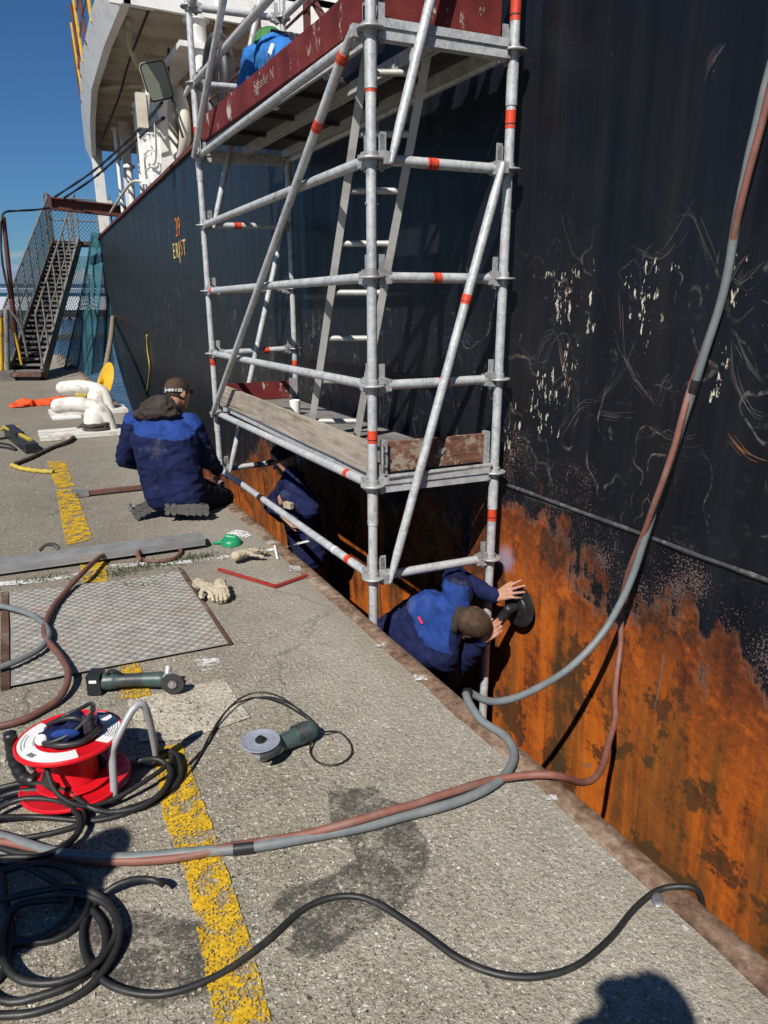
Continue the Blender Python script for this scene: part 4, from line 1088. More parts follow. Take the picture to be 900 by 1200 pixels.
def person(label, J, loc, jacket, trousers, seed, yoke=None, hands=None, s=1.0, boots=True, hair=True, trim=True, legs=True, vox=.006, bs=1.0):
    root = thing('person', label, 'person', loc, None)
    J = {k: V(v_) for k, v_ in J.items() if k not in ('hf', 'hu')} | {'hf': V(J['hf']), 'hu': V(J['hu'])}
    up = (J['neck'] - J['pelvis']).normalized(); lat = (J['shR'] - J['shL']).normalized()
    # body: one continuous figure
    b = MB(); at = head_geo(b, J['head'], J['hf'], J['hu'], s); f, r_, u = frame(J['hf'], J['hu'])
    b.caps(J['neck'] - up * .05, .062 * s, J['head'] - u * .05 - f * .02, .058 * s)
    for o in (-.06, .06): b.caps(J['pelvis'] + lat * o, .07 * s, J['chest'] + lat * o, .095 * s); b.caps(J['chest'] + lat * o, .10 * s, J['neck'] - up * .08 + lat * o * .6, .07 * s)
    b.caps(J['shL'], .06, J['shR'], .06)
    for q in 'LR':
        b.caps(J['sh' + q], .052 * s, J['el' + q], .040 * s); b.caps(J['el' + q], .041 * s, J['wr' + q], .027 * s)
        b.caps(J['hip' + q], .066 * s, J['kn' + q], .052 * s); b.caps(J['kn' + q], .052 * s, J['an' + q], .036 * s)
        b.caps(J['an' + q], .036 * s, J['an' + q] + J['td' + q].normalized() * .12, .03 * s)
        if hands and q in hands:
            h = hands[q]; hand_geo(b, J['wr' + q], h['f'], h['d'], h['side'], s, h.get('curl', (20, 22, 25, 30)), h.get('spread', 6), h.get('thumb', 40))
        else:
            fd = (J['wr' + q] - J['el' + q]).normalized(); dd = lat if q == 'R' else -lat
            hand_geo(b, J['wr' + q], fd, dd + V((.01, .02, .03)), 1 if q == 'R' else -1, s, (35, 38, 40, 45))
    me = remesh(b, vox if hands else .008, 2)
    body = skin_mesh(me, 'body', M['skin'], root)
    head_parts(at, root, s, f, r_, u)
    if hair: hair_geo(J['head'], J['hf'], J['hu'], s, seed).build('hair', M['hair'], root, smooth=180)
    # jacket
    j = MB(); pl = J['pelvis']; hem = J.get('hem', pl - up * .03)
    for o in (-.085, 0, .085):
        j.caps(hem + lat * o * 1.05, .135 * s, J['chest'] + lat * o * 1.1, .150 * s)
        j.caps(J['chest'] + lat * o * 1.1, .145 * s, J['neck'] - up * .07 + lat * o * .9, .085 * s)
    j.caps(J['shL'], .088 * s, J['shR'], .088 * s); j.caps(J['neck'] - up * .09, .095 * s, J['neck'] + (J['head'] - J['neck']).normalized() * .018, .068 * s)
    for q in 'LR':
        j.caps(J['sh' + q], .090 * s, J['el' + q], .072 * s); d = (J['wr' + q] - J['el' + q]); j.caps(J['el' + q], .071 * s, J['el' + q] + d * .93, .046 * s); j.caps(J['el' + q] + d * .84, .048 * s, J['el' + q] + d * .93, .048 * s)
    me = remesh(j, .009, 5); wrinkle(me, .0085, 8.0, seed, up, .5)
    mats = [jacket]; cl = None
    if yoke:
        mats.append(M['royal']); org, axis, thr = yoke
        cl = lambda c_: 1 if (c_ - org).dot(axis) > thr and min((c_ - J['wrL']).length, (c_ - J['wrR']).length) > .2 and not (abs((c_ - org).dot(lat)) > (.30 if yoke[2] > -.1 else .19)) else 0
    jk = skin_mesh(me, 'jacket', mats, root, cl)
    if legs:
        t = MB(); t.caps(J['hipL'], .085 * s, J['hipR'], .085 * s); t.caps(J['pelvis'] - up * .06, .08 * s, (J['hipL'] + J['hipR']) / 2, .085 * s)
        for q in 'LR':
            t.caps(J['hip' + q], .095 * s, J['kn' + q], .080 * s); t.caps(J['kn' + q], .080 * s, J['an' + q] + (J['an' + q] - J['kn' + q]).normalized() * .03, .068 * s)
        me = remesh(t, .011, 4); wrinkle(me, .008, 9, seed + 5); skin_mesh(me, 'trousers', trousers, root)
        if boots:
            for q in 'LR':
                bm_ = MB(); boot_geo(bm_, J['an' + q], J['td' + q], J['ku' + q] if 'ku' + q in J else (J['kn' + q] - J['an' + q]), s * bs); me = remesh(bm_, .008, 3); bo_ = skin_mesh(me, 'boot', M['boot'], root)
                so = MB(); sole_geo(so, J['an' + q], J['td' + q], J['ku' + q] if 'ku' + q in J else (J['kn' + q] - J['an' + q]), s * bs); so.build('sole', M['sole'], bo_)
    return root, jk, at, lat, up
# --- man kneeling on the quay, seen from behind
f = V((.50, .87, 0)); r_ = V((.87, -.50, 0))
base = G(215, 611)
pel = Yp(203, 566, 5.22); pel.z = .31
neck = Yp(189, 483, 5.42); chest = pel.lerp(neck, .58) - f * .03
head = Yp(208, 462, neck.y + .12)
J = dict(pelvis=pel, chest=chest, neck=neck, head=head, hf=(.90, .40, -.28), hu=(.1, .22, 1),
         hem=pel + V((0, 0, -.13)) + f * .02,
         shL=neck - r_ * .205 - V((0, 0, .085)), shR=neck + r_ * .215 - V((0, 0, .10)),
         elL=neck - r_ * .325 - V((0, 0, .37)) + f * .04, elR=neck + r_ * .285 - V((0, 0, .36)) + f * .08,
         wrL=neck - r_ * .08 - V((0, 0, .52)) + f * .34, wrR=neck + r_ * .30 - V((0, 0, .52)) + f * .32,
         hipL=pel - r_ * .10 - V((0, 0, .06)), hipR=pel + r_ * .11 - V((0, 0, .06)),
         knL=pel - r_ * .13 - V((0, 0, .27)) + f * .40, knR=pel + r_ * .26 - V((0, 0, .27)) + f * .40)
aL = G(192, 609); aR = G(219, 613)
J['anL'] = V((aL.x, aL.y + .17, .120)); J['anR'] = V((aR.x, aR.y + .15, .085))
tdL = (J['anL'] - J['knL']); tdR = (J['anR'] - J['knR'])
# toes rest on the ground behind, soles face the camera
J['tdL'] = V((-.40, .0, -.19)); J['tdR'] = V((.50, -.20, -.03)); J['kuL'] = V((.22, .95, -.06)); J['kuR'] = V((.30, .95, -.12))
kn, jk, at, lat, up = person('man in navy jacket with bright blue yoke kneeling on the quay, back turned', J, tuple(V((pel.x, pel.y, 0))), M['navy'], M['dark_trouser'], 3.3, (neck, V((-.05, -.30, 1)).normalized(), -.072), bs=1.03)
fh, rh, uh = frame(J['hf'], J['hu'])
m = MB()                                   # hood lying on the shoulders
rotk = Matrix((r_, f, V((0, 0, 1)))).transposed()
m.ball(neck - f * .085 + V((0, 0, -.005)) - r_ * .01, (.175, .085, .055), rotk @ Matrix.Rotation(R(-22), 3, 'X'))
m.ball(neck - f * .075 + V((0, 0, .045)) + r_ * .0, (.135, .085, .055), rotk @ Matrix.Rotation(R(-18), 3, 'X'))
m.ball(neck - f * .045 + V((0, 0, .085)) + r_ * .02, (.098, .080, .040), rotk @ Matrix.Rotation(R(-15), 3, 'X'))
for sd in (-1, 1): m.caps(neck + r_ * .10 * sd - f * .05 + V((0, 0, .03)), .045, neck + r_ * .085 * sd + f * .075 + V((0, 0, -.0)), .035)
me = remesh(m, .010, 4); wrinkle(me, .013, 11, 2.0, V((0, 0, 1)), .6); skin_mesh(me, 'hood', M['hood'], kn)
# headlamp strap
m = MB(); ring = []
for i in range(40):
    a = 2 * math.pi * i / 40; ring.append((a, at(-.008 + .106 * math.cos(a), .0855 * math.sin(a), .022 + .012 * math.cos(a))))
vs = []
for a, p_ in ring: vs += [p_ + uh * .016, p_ - uh * .016, p_ + uh * .016 - (p_ - at(-.008, 0, .02)).normalized() * .004, p_ - uh * .016 - (p_ - at(-.008, 0, .02)).normalized() * .004]
fs = []
for i in range(40):
    q = i * 4; w_ = ((i + 1) % 40) * 4
    fs += [(q, q + 1, w_ + 1, w_), (q + 2, w_ + 2, w_ + 3, q + 3), (q, w_, w_ + 2, q + 2), (q + 1, q + 3, w_ + 3, w_ + 1)]
m.add(vs, fs); st = m.build('headlamp_strap', M['tape_black'], kn, smooth=60)
m = MB()
def on_strap(a, dz): return at(-.008 + .1075 * math.cos(a), .087 * math.sin(a), .022 + .012 * math.cos(a) + dz)
def mark(a0, a1, z0, z1, k0=0):
    k = 6; vs = []
    for i in range(k + 1):
        a = R(a0 + (a1 - a0) * i / k); vs += [on_strap(a, z0 + k0), on_strap(a, z1 + k0)]
    m.add(vs, [(2 * i, 2 * i + 1, 2 * i + 3, 2 * i + 2) for i in range(k)])
for a0, a1, z0, z1 in ((238, 235, -.018, .018), (232, 230, -.008, .008), (229, 222, -.001, .003), (220, 218, -.008, .008), (216, 209, .004, .008), (216, 209, -.002, .002), (216, 209, -.008, -.004), (206, 203, -.004, .005), (201, 194, .005, .008), (201, 194, -.008, -.005), (201, 199, -.008, .008), (195, 193, -.008, .008), (186, 183, -.011, .011), (176, 158, .008, .011), (176, 158, -.011, -.008), (176, 173, -.01, .01), (161, 158, -.01, .01), (170, 168, -.007, .007), (166, 163, -.007, .007)):
    mark(a0 - 60, a1 - 60, z0, z1)
m.build('strap_lettering', M['label'], st, smooth=60)
m = MB(); m.box(at(.108, 0, .034), (.03, .055, .035), Matrix((fh, rh, uh)).transposed()); m.build('lamp_housing', M['blackplastic'], st)
bk = chest + V((0, 0, .12)) - f * .175
m = MB(); m.box(neck - f * .19 - V((0, 0, .135)) - r_ * .04, (.085, .05, .016), Matrix((r_, f, V((0, 0, 1)))).transposed()); m.build('back_tab', M['red_tab'], kn)
# --- man grinding the hull from the raft
neck = Xp(527, 722, 2.02); head = Xp(553, 729, 2.10); pel = V((1.78, 3.42, -.50)); ax_ = (neck - pel).normalized()
shL = Xp(536, 694, 2.08); shR = Xp(518, 768, 1.97)
chest = Xp(498, 738, 1.95)
vd0 = (V((0, 0, H)) - head).normalized(); rg0 = V((ca, -sa, 0)); up0 = rg0.cross(-vd0)
hf = (rg0 * .80 - up0 * .30 - vd0 * .42).normalized(); hu = vd0 * .80 + rg0 * .38
wrL = Xp(581, 699, 2.30); wrR = Xp(566, 748, 2.16)
J = dict(pelvis=pel, chest=chest, neck=neck, head=head, hf=hf, hu=hu, hem=pel + ax_ * .02,
         shL=shL, shR=shR, elL=Xp(533, 676, 2.22), elR=Xp(528, 790, 2.12), wrL=wrL, wrR=wrR,
         hipL=V((1.86, 3.50, -.48)), hipR=V((1.80, 3.32, -.52)), knL=V((2.02, 3.72, -.82)), knR=V((1.98, 3.34, -.84)), anL=V((1.90, 3.82, RAFT + .10)), anR=V((1.86, 3.30, RAFT + .10)), tdL=V((.8, -.4, 0)), tdR=V((.8, -.4, 0)), kuL=V((0, 0, 1)), kuR=V((0, 0, 1)))
vdir = (V((0, 0, H)) - wrL).normalized()
rgt = V((ca, -sa, 0))
hands = {'L': dict(f=Xp(608, 690, 2.37) - wrL, d=vdir + V((-.2, 0, .35)), side=1, curl=(10, 12, 16, 22), spread=9, thumb=30),
         'R': dict(f=Xp(594, 727, 2.28) - wrR, d=V((-.2, -.5, .4)) + vdir * .5, side=-1, curl=(32, 34, 36, 40), spread=3, thumb=25)}
hands['L']['side'] = -1
gm, jk, at, lat, up = person('man in blue jacket bent sideways below the quay edge grinding the rusty hull', J, (1.8, 3.4, RAFT), M['navy'], M['dark_trouser'], 7.1, (neck, (neck - chest).normalized(), -.155), hands, .98, vox=.0042)
tp = Xp(494, 724, 1.82)
ja = coords(jk.data); k = int(np.argmin([((V(ja[i]) - ray(493, 725).normalized() * (V(ja[i]) - V((0, 0, H))).length - V((0, 0, H))).length + (V(ja[i]) - V((0, 0, H))).length * .35) for i in range(0, len(ja), 3)])) * 3
m = MB(); nn = (V((0, 0, H)) - V(ja[k])).normalized(); a1 = (neck - chest).normalized(); a1 = (a1 - nn * a1.dot(nn)).normalized(); m.box(V(ja[k]) + nn * .006, (.012, .045, .006), Matrix((a1, nn.cross(a1), nn)).transposed()); m.build('back_tab', M['red_tab'], gm)
m = MB()                                   # dark fleece collar
cdir = (head - neck).normalized(); s1 = cdir.cross(V((.2, .9, .3))).normalized(); s2 = cdir.cross(s1)
ring = [neck + cdir * .055 + (s1 * math.cos(a) + s2 * math.sin(a)) * .074 for a in [2 * math.pi * i / 20 for i in range(20)]]
m.tube(ring, .021, 10, closed=True); m.build('collar', M['hood'], gm)
# angle grinder with its big black disc
c = Xp(607, 711, 2.395); gr = thing('angle_grinder', 'black disc grinder held against the rusty hull by the bending man', 'grinder', tuple(c))
rot = V((-1, -.10, .06)).to_track_quat('Z', 'Y').to_matrix()
m = MB(); m.lathe([(0, -.012), (.112, -.014), (.117, -.010), (.116, -.006), (.10, -.003), (.06, .002), (.055, .008), (.03, .010), (0, .010)], c, 40, rot); m.build('backing_disc', M['rubber'], gr)
m = MB(); hd = c + rot @ V((0, 0, .035)); m.caps(hd, .028, hd + rot @ V((0, 0, .04)), .028); bd = (Xp(565, 752, 2.24) - hd); m.caps(hd + rot @ V((0, 0, .03)), .028, hd + bd * .95, .027); me = remesh(m, .006, 2); skin_mesh(me, 'motor_body', M['blackplastic'], gr)
m = MB(); m.tube([hd + rot @ V((0, 0, .03)), hd + rot @ V((.0, .0, .05)) + V((-.0, .04, -.06))], [.012, .016], 10); m.build('side_handle', M['blackplastic'], gr)
# --- man in the shade under the lower deck
neck = Xp(343, 558, 2.01); head = Xp(334, 540, 2.0); pel = Xp(362, 640, 2.06)
ff = V((-.75, .35, 0)).normalized(); rr_ = V((.35, .75, 0)).normalized()
J = dict(pelvis=pel, chest=Xp(352, 598, 2.02), neck=neck, head=head, hf=(-.85, .25, -.30), hu=(-.30, .1, 1), shL=neck - rr_ * .18 - V((0, 0, .09)) + V((.03, 0, 0)), shR=neck + rr_ * .15 - V((0, 0, .06)),
         elL=Xp(363, 598, 1.93), elR=Xp(318, 592, 2.0), wrL=Xp(333, 580, 1.80), wrR=Xp(332, 607, 1.82),
         hipL=pel - rr_ * .09, hipR=pel + rr_ * .09, knL=pel - rr_ * .1 + ff * .12 - V((0, 0, .42)), knR=pel + rr_ * .1 + ff * .1 - V((0, 0, .42)), anL=V((pel.x, pel.y - .1, RAFT + .1)), anR=V((pel.x, pel.y + .14, RAFT + .1)), tdL=ff, tdR=ff, kuL=V((0, 0, 1)), kuR=V((0, 0, 1)))
hands = {'L': dict(f=V((-.2, .5, -.5)), d=V((-.5, -.5, .5)), side=-1, curl=(45, 45, 48, 50), spread=3, thumb=30), 'R': dict(f=V((.1, -.85, -.15)), d=V((-.8, .0, .3)), side=1, curl=(25, 28, 30, 34), spread=5, thumb=35)}
dm, jk, at, lat, up = person('man in dark blue overalls and cap standing in the shade below the lower scaffold deck', J, (pel.x, pel.y, RAFT), M['navy'], M['navy'], 11.7, None, hands, 1.0, hair=False, vox=.006)
fh, rh, uh = frame(J['hf'], J['hu'])
m = MB(); m.lathe([(.100, .0), (.104, .03), (.095, .075), (.06, .11), (0, .12)], at(-.006, 0, .035), 24, Matrix((fh, rh, uh)).transposed()); m.prism([(.06, -.07), (.14, -.05), (.165, 0), (.14, .05), (.06, .07)], -.004, .004, lambda p_: at(p_.x, p_.y, .042 + p_.z)); m.build('cap', M['dark_trouser'], dm)
c = Xp(338, 592, 1.78); m = MB(); m.box(c, (.035, .085, .045), Matrix.Rotation(R(20), 3, 'Z')); o = m.build('sanding_block', M['glove']); tag(o, 'small pale block held by the man standing in the shade', 'block')
m = MB()
for i in range(5): m.box(at(-.12 + .03 * i, -.20 - .012 * i, -.21 - .02 * i), (.018, .018, .03))
# --- man crouching on the upper deck
pel = V((2.0, 4.86, LV(5) + .30)); dk = LV(5) + .06
J = dict(pelvis=pel, chest=pel + V((.02, .34, .12)), neck=pel + V((.04, .55, .20)), head=pel + V((.02, .70, .26)), hf=(-.1, .9, -.4), hu=(0, .45, 1), shL=pel + V((-.17, .50, .15)), shR=pel + V((.22, .49, .15)), elL=pel + V((-.22, .60, -.05)), elR=pel + V((.28, .62, -.05)), wrL=pel + V((-.12, .80, -.15)), wrR=pel + V((.2, .82, -.15)),
         hipL=pel + V((-.10, 0, -.02)), hipR=pel + V((.10, 0, -.02)), knL=pel + V((-.12, .38, -.13)), knR=pel + V((.13, .38, -.13)), anL=V((1.90, 4.79, dk + .09)), anR=V((2.12, 4.79, dk + .09)), tdL=V((0, -.6, -.3)), tdR=V((0, -.6, -.3)), kuL=V((0, .9, .3)), kuR=V((0, .9, .3)))
um, jk, at, lat, up = person('worker in bright blue overalls, harness and green helmet crouching on the upper scaffold deck', J, (2.0, 4.86, dk), M['blue'], M['blue'], 4.9, None, None, 1.0, hair=False)
fh, rh, uh = frame(J['hf'], J['hu'])
m = MB(); m.lathe([(.125, .0), (.118, .01), (.116, .05), (.09, .10), (.045, .125), (0, .13)], at(-.006, 0, .035), 24, Matrix((fh, rh, uh)).transposed()); m.build('helmet', M['green_helmet'], um)
m = MB()
for s_ in (-1, 1):
    m.tube(spline([pel + V((.13 * s_, -.14, .02)), pel + V((.10 * s_, -.02, .16)), pel + V((.06 * s_, .16, .22)), pel + V((.09 * s_, .36, .29))], .03), .016, 6)
m.tube(spline([pel + V((-.20, .02, .02)), pel + V((-.1, -.16, .05)), pel + V((.1, -.16, .05)), pel + V((.22, .02, .02))], .03), .018, 6)
m.tube(spline([pel + V((-.24, .06, -.10)), pel + V((-.22, -.03, -.02)), pel + V((-.14, -.12, -.0)), pel + V((-.02, -.15, -.12))], .03), .018, 6)
m.build('harness', M['tape_black'], um)
m = MB(); m.box(pel + V((-.24, -.04, -.17)), (.05, .06, .2)); m.tube(spline([pel + V((-.22, .0, .1)), pel + V((-.26, -.02, .0)), pel + V((-.24, -.04, -.1))], .02), .014, 6); m.build('tool_holster', M['label'], um)
# --- the two people whose shadows fall into the picture (both behind the lens)
def standing(label, hp, fwd, seed, phone=False, lean=V((0, 0, 0))):
    fw = V(fwd).normalized(); rg = V((fw.y, -fw.x, 0)); b0 = V((hp.x, hp.y, 0)) - fw * .04 + lean; z = lambda q: V((0, 0, q)) - lean * (max(0, q - .9) / .75)
    hgt = hp.z
    J = dict(pelvis=b0 + z(.98), chest=b0 + z(1.28), neck=b0 + z(1.50), head=V((hp.x, hp.y, hgt - .125)), hf=fw, hu=(0, 0, 1), shL=b0 - rg * .19 + z(1.43), shR=b0 + rg * .19 + z(1.43), elL=b0 - rg * .26 + fw * .06 + z(1.14), elR=b0 + rg * .26 + fw * .06 + z(1.14), wrL=b0 - rg * .24 + fw * .16 + z(.92), wrR=b0 + rg * .24 + fw * .16 + z(.92),
             hipL=b0 - rg * .10 + z(.93), hipR=b0 + rg * .10 + z(.93), knL=b0 - rg * .12 + fw * .03 + z(.5), knR=b0 + rg * .12 + fw * .03 + z(.5), anL=b0 - rg * .13 + z(.115), anR=b0 + rg * .13 + z(.115), tdL=fw - rg * .2, tdR=fw + rg * .2, kuL=V((0, 0, 1)), kuR=V((0, 0, 1)))
    if phone:
        for q, s_ in (('L', -1), ('R', 1)):
            J['el' + q] = b0 + rg * s_ * .20 + fw * .12 + z(1.24); J['wr' + q] = V((-.04, -.10, 1.50)) + rg * s_ * .06 - fw * .04
    return person(label, J, (b0.x, b0.y, 0), M['dark_trouser'], M['dark_trouser'], seed)[0]
s_t = G(772, 1172); k = 1.74 / math.tan(EL); hd2 = V((SUN.x, SUN.y, 0)).normalized()
hp = s_t - hd2 * k; hp.z = 1.78
hp2 = G(122, 995) - hd2 * (1.60 / math.tan(EL)); hp2.z = 1.66
standing('person standing behind the camera holding up a phone', V((hp.x, hp.y, 1.78)), (sa, ca, 0), 1.3, True)
standing('bystander in dark clothes standing left of the camera beside the cable coil', hp2, (.6, .8, 0), 6.2, False, V((-.42, .30, 0)))
# ------------------------------------------------------------------ things lying on the quay
gz = lambda x, y, dz: G(x, y, dz)
def wob(sp, a=.003, f=5):
    return [p_ + V((mnoise.noise(p_ * f), mnoise.noise(p_ * f + V((7, 3, 1))), 0)) * a + V((0, 0, 0)) for p_ in sp]
def hrad(sp, r, seed=0): return [r * (1 + .07 * mnoise.noise(p_ * 14 + V((seed, 0, 0)))) for p_ in sp]
def cable(name, label, cat, px, r, mt, z=None, n=8, group=None, step=.02, thing_=True):
    pts = []
    for q in px:
        if isinstance(q, V): pts.append(q)
        elif len(q) == 2: pts.append(G(q[0], q[1], r + .004))
        else: pts.append(G(q[0], q[1], r + .004 + q[2]))
    m = MB(); sp = wob(spline(pts, step), .006 if r < .013 else .003); m.tube(sp, hrad(sp, r), n)
    o = m.build(name, mt, smooth=180)
    return tag(o, label, cat, group)
# long hose pair: grey and red, hanging down the hull, over the edge and across the quay
grey = [Xp(925, 20, 2.41), Xp(899, 95, 2.405), Xp(876, 190, 2.40), Xp(851, 330, 2.40), Xp(822, 430, 2.39), Xp(793, 515, 2.38), Xp(768, 590, 2.36), Xp(742, 672, 2.31), Xp(712, 735, 2.21), Xp(670, 782, 2.02), Xp(625, 810, 1.80), Xp(580, 822, 1.62), V((*G(548, 823).xy, .045))]
grey += [G(*q, .024) for q in [(562, 842), (590, 862), (603, 885), (593, 908), (560, 930), (520, 946), (470, 958)]] + [G(*q, .024) for q in [(400, 974), (320, 988), (240, 998), (170, 1003), (110, 1003), (60, 998), (20, 988), (-30, 972)]]
def hose_bands(sp, ks, r, mt, o, L=3):
    for k in ks: m = MB(); m.tube(sp[k:k + L], r, 12); m.build('tape_band', mt, o)
m = MB(); gsp = wob(spline(grey, .025), .012, 3.5); m.tube(gsp, hrad(gsp, .0160), 12); o = m.build('air_hose', M['hose_grey'], smooth=180); tag(o, 'long grey rubber hose hanging down the hull and looping over the quay edge', 'hose')
red = [Xp(929, 20, 2.385), Xp(901, 110, 2.375), Xp(874, 215, 2.375), Xp(846, 345, 2.425), Xp(823, 412, 2.425), Xp(800, 490, 2.36), Xp(776, 565, 2.33), Xp(748, 640, 2.34), Xp(731, 700, 2.38), Xp(727, 760, 2.36), Xp(722, 820, 2.22), Xp(713, 880, 1.95), Xp(701, 909, 1.76), Xp(682, 917, 1.64)]
red += [G(*q, .03) for q in [(655, 910), (615, 909), (570, 914)]] + [G(*q, .052 if 380 < q[0] < 560 else .03) for q in [(530, 926), (480, 945), (420, 962), (350, 977), (280, 991)]] + [G(*q, .022) for q in [(220, 1003), (160, 1010), (100, 1010), (50, 1000), (15, 990), (-30, 985)]]
hose_bands(gsp, (45, 118, 170), .0185, M['tape_black'], o)
m = MB(); rsp = wob(spline(red, .025), .012, 4); m.tube(rsp, hrad(rsp, .0130, 4), 12); o = m.build('gas_hose', M['hose_red'], smooth=180); tag(o, 'long faded red hose twisted round the grey hose and dropping past the rusty hull', 'hose')
# black cable in the foreground
cable('power_cable', 'black cable curving across the foreground concrete and over the quay edge', 'cable', [V((1.53, *G(832, 1052).yz)) + V((0, 0, -.12)), V((1.52, *G(826, 1046).yz)) + V((0, 0, -.01))] + [(812, 1040, .012), (795, 1038, .012), (770, 1044), (745, 1065), (715, 1100), (680, 1130), (640, 1143), (590, 1143), (540, 1125), (490, 1090), (440, 1058), (400, 1051), (355, 1065), (310, 1105), (260, 1141), (200, 1163), (150, 1163), (115, 1147), (98, 1115), (98, 1085), (112, 1058), (135, 1038, .02), (160, 1029, .04), (180, 1030, .05), (192, 1036, .03)], .0088, M['rubber'])
# coiled black cable at the left
for i, px in enumerate([
    [(-40, 1130), (0, 1172), (50, 1168), (95, 1148), (122, 1115), (120, 1080), (95, 1058), (60, 1055, .02), (20, 1062, .02), (5, 1090, .02), (4, 1125, .02), (25, 1150, .02), (70, 1152, .02), (112, 1130, .02), (136, 1095, .02), (132, 1065, .02), (105, 1050, .02), (70, 1048, .03)],
    [(-40, 1155), (-5, 1150), (10, 1120), (12, 1085), (6, 1050, .02), (0, 1020, .03), (-30, 1000, .03)],
    [(-30, 975), (-5, 950, .02), (30, 936, .03), (70, 940, .03), (92, 958, .03), (88, 980, .02), (60, 997, .01), (25, 1000), (-10, 990), (-40, 995)],
    [(-35, 958), (0, 935, .01), (40, 926, .02), (78, 934, .02), (98, 955, .02), (84, 985, .02), (50, 1002, .02), (10, 1004, .02), (-30, 1010, .02)],
    [(-30, 1080), (10, 1100), (50, 1105), (84, 1090), (104, 1060, .01), (96, 1030, .02), (60, 1012, .03), (10, 1018, .03), (-30, 1040, .02)],
    [(-20, 1190), (40, 1188), (95, 1165), (128, 1128, .01), (140, 1090, .02), (126, 1056, .02), (90, 1040, .03), (40, 1045, .03), (-20, 1060, .02)],
    [(-20, 930, .01), (30, 918, .03), (75, 926, .04), (104, 946, .03), (130, 952, .01), (165, 945, .01), (190, 928, .02), (200, 905, .03), (186, 890, .05), (160, 892, .06)],
    [(-30, 1010, .03), (20, 1012, .03), (60, 1030, .03), (85, 1052, .02), (70, 1085, .02), (30, 1105), (-30, 1110)]]):
    cable('coiled_cable', 'tangled loops of thick black cable heaped at the left edge of the concrete', 'cable', px, .0095, M['rubber'], group='loops of black cable beside the reel')
# ------- cable reel
c = G(91, 924); ang = R(6)
rl = thing('cable_reel', 'red plastic cable reel with white label ring and grey tube stand on the concrete', 'cable reel', tuple(c))
tilt = Matrix.Rotation(R(-4), 3, 'X')
def disc_prof(r, z, t=.006): return [(.075, z), (r - .012, z), (r - .004, z + .004), (r, z + .0), (r, z + t), (r - .006, z + t + .004), (r - .014, z + t), (.075, z + t)]
m = MB(); m.lathe(disc_prof(.176, .030), c, 48, tilt); m.lathe([(.085, .047), (.12, .047), (.122, .050), (.12, .053), (.085, .053)], c, 40, tilt); 
for a in (20, 140, 260): m.beam(c + V((.09 * math.cos(R(a)), .09 * math.sin(R(a)), .05)), c + V((.155 * math.cos(R(a)), .155 * math.sin(R(a)), .05)), .008, .010)
m.build('flange', M['redplastic'], rl)
m = MB(); m.lathe([(.085, .035), (.075, .06), (.074, .175), (.080, .19), (.072, .195), (.066, .06), (0, .06)], c, 40, tilt); m.build('drum', M['redplastic'], rl)
m = MB(); m.lathe([(.072, .175), (.09, .192), (.155, .192), (.164, .197), (.170, .191), (.170, .199), (.164, .204), (.155, .1995), (.088, .1995), (.07, .180)], c, 56, tilt); uf = m.build('flange', M['redplastic'], rl)
m = MB()
m.lathe([(.106, .2005), (.158, .2005), (.158, .202), (.106, .202)], c, 30, tilt, arc=(R(120), R(275))); m.lathe([(.106, .2005), (.158, .2005), (.158, .202), (.106, .202)], c, 20, tilt, arc=(R(-48), R(62)))
lb = m.build('label', M['label'], uf)
m = MB()
for k in range(9):
    a = R(205 + k * 1.5); m.beam(c + tilt @ V((.128 * math.cos(a), .128 * math.sin(a), .2028)), c + tilt @ V((.146 * math.cos(a), .146 * math.sin(a), .2028)), .0009 + .0008 * (k % 3 == 0), .0008)
rr = random.Random(3)
for row, r0, a0, a1 in ((0, .146, 150, 190), (1, .136, 152, 182), (2, .110, 156, 184), (3, .150, -35, 12), (4, .142, -35, 10), (5, .134, -35, 8), (6, .126, -34, 12), (7, .118, -32, 5), (8, .110, -30, 8)):
    a = a0
    while a < a1:
        q = rr.uniform(1.5, 4); p0 = c + tilt @ V((r0 * math.cos(R(a)), r0 * math.sin(R(a)), .2028)); p1 = c + tilt @ V((r0 * math.cos(R(a + q)), r0 * math.sin(R(a + q)), .2028)); m.beam(p0, p1, .0022, .0008); a += q + 1.2
m.build('label_print', M['print'], lb)
m = MB(); m.lathe([(.098, .2022), (.154, .2022), (.154, .2034), (.098, .2034)], c, 10, tilt, arc=(R(28), R(62))); m.build('label_picture', M['print_blue'], lb)
# stand: bent grey tube with black grip
rgt = V((ca, -sa, 0)); fw = V((sa, ca, 0)); Z = V((0, 0, 1))
P_ = lambda a, b, z: c + rgt * a + fw * b + Z * z
m = MB(); m.tube(spline([P_(.09, -.075, .014), P_(.135, -.075, .014), P_(.152, -.07, .03), P_(.150, -.04, .15), P_(.16, -.03, .20), P_(.205, .03, .285), P_(.228, .05, .295), P_(.238, .06, .27), P_(.238, .09, .16), P_(.225, .12, .03), P_(.16, .13, .012), P_(-.10, .12, .012), P_(-.18, .09, .014), P_(-.185, .06, .06)], .012), .0125, 12); m.build('tube_stand', M['tube_grey'], rl, smooth=180)
m = MB(); sp = spline([P_(-.13, -.02, .045), P_(-.165, -.02, .06), P_(-.19, -.01, .11), P_(-.197, 0, .17), P_(-.197, 0, .215)], .008); m.tube(sp, [.021 + .0016 * math.sin(i * 1.9) for i in range(len(sp))], 14); m.build('grip', M['blackplastic'], rl, smooth=180)
m = MB()
for k in range(3):
    z = .055 + .013 * k; r = .090 + .004 * (k % 2)
    m.tube([c + V((r * math.cos(2 * math.pi * i / 40), r * math.sin(2 * math.pi * i / 40), z + .01 * math.sin(i * .5 + k) * (k == 3))) for i in range(26)], .0085, 8)
m.build('wound_cable', M['rubber'], rl, smooth=180)
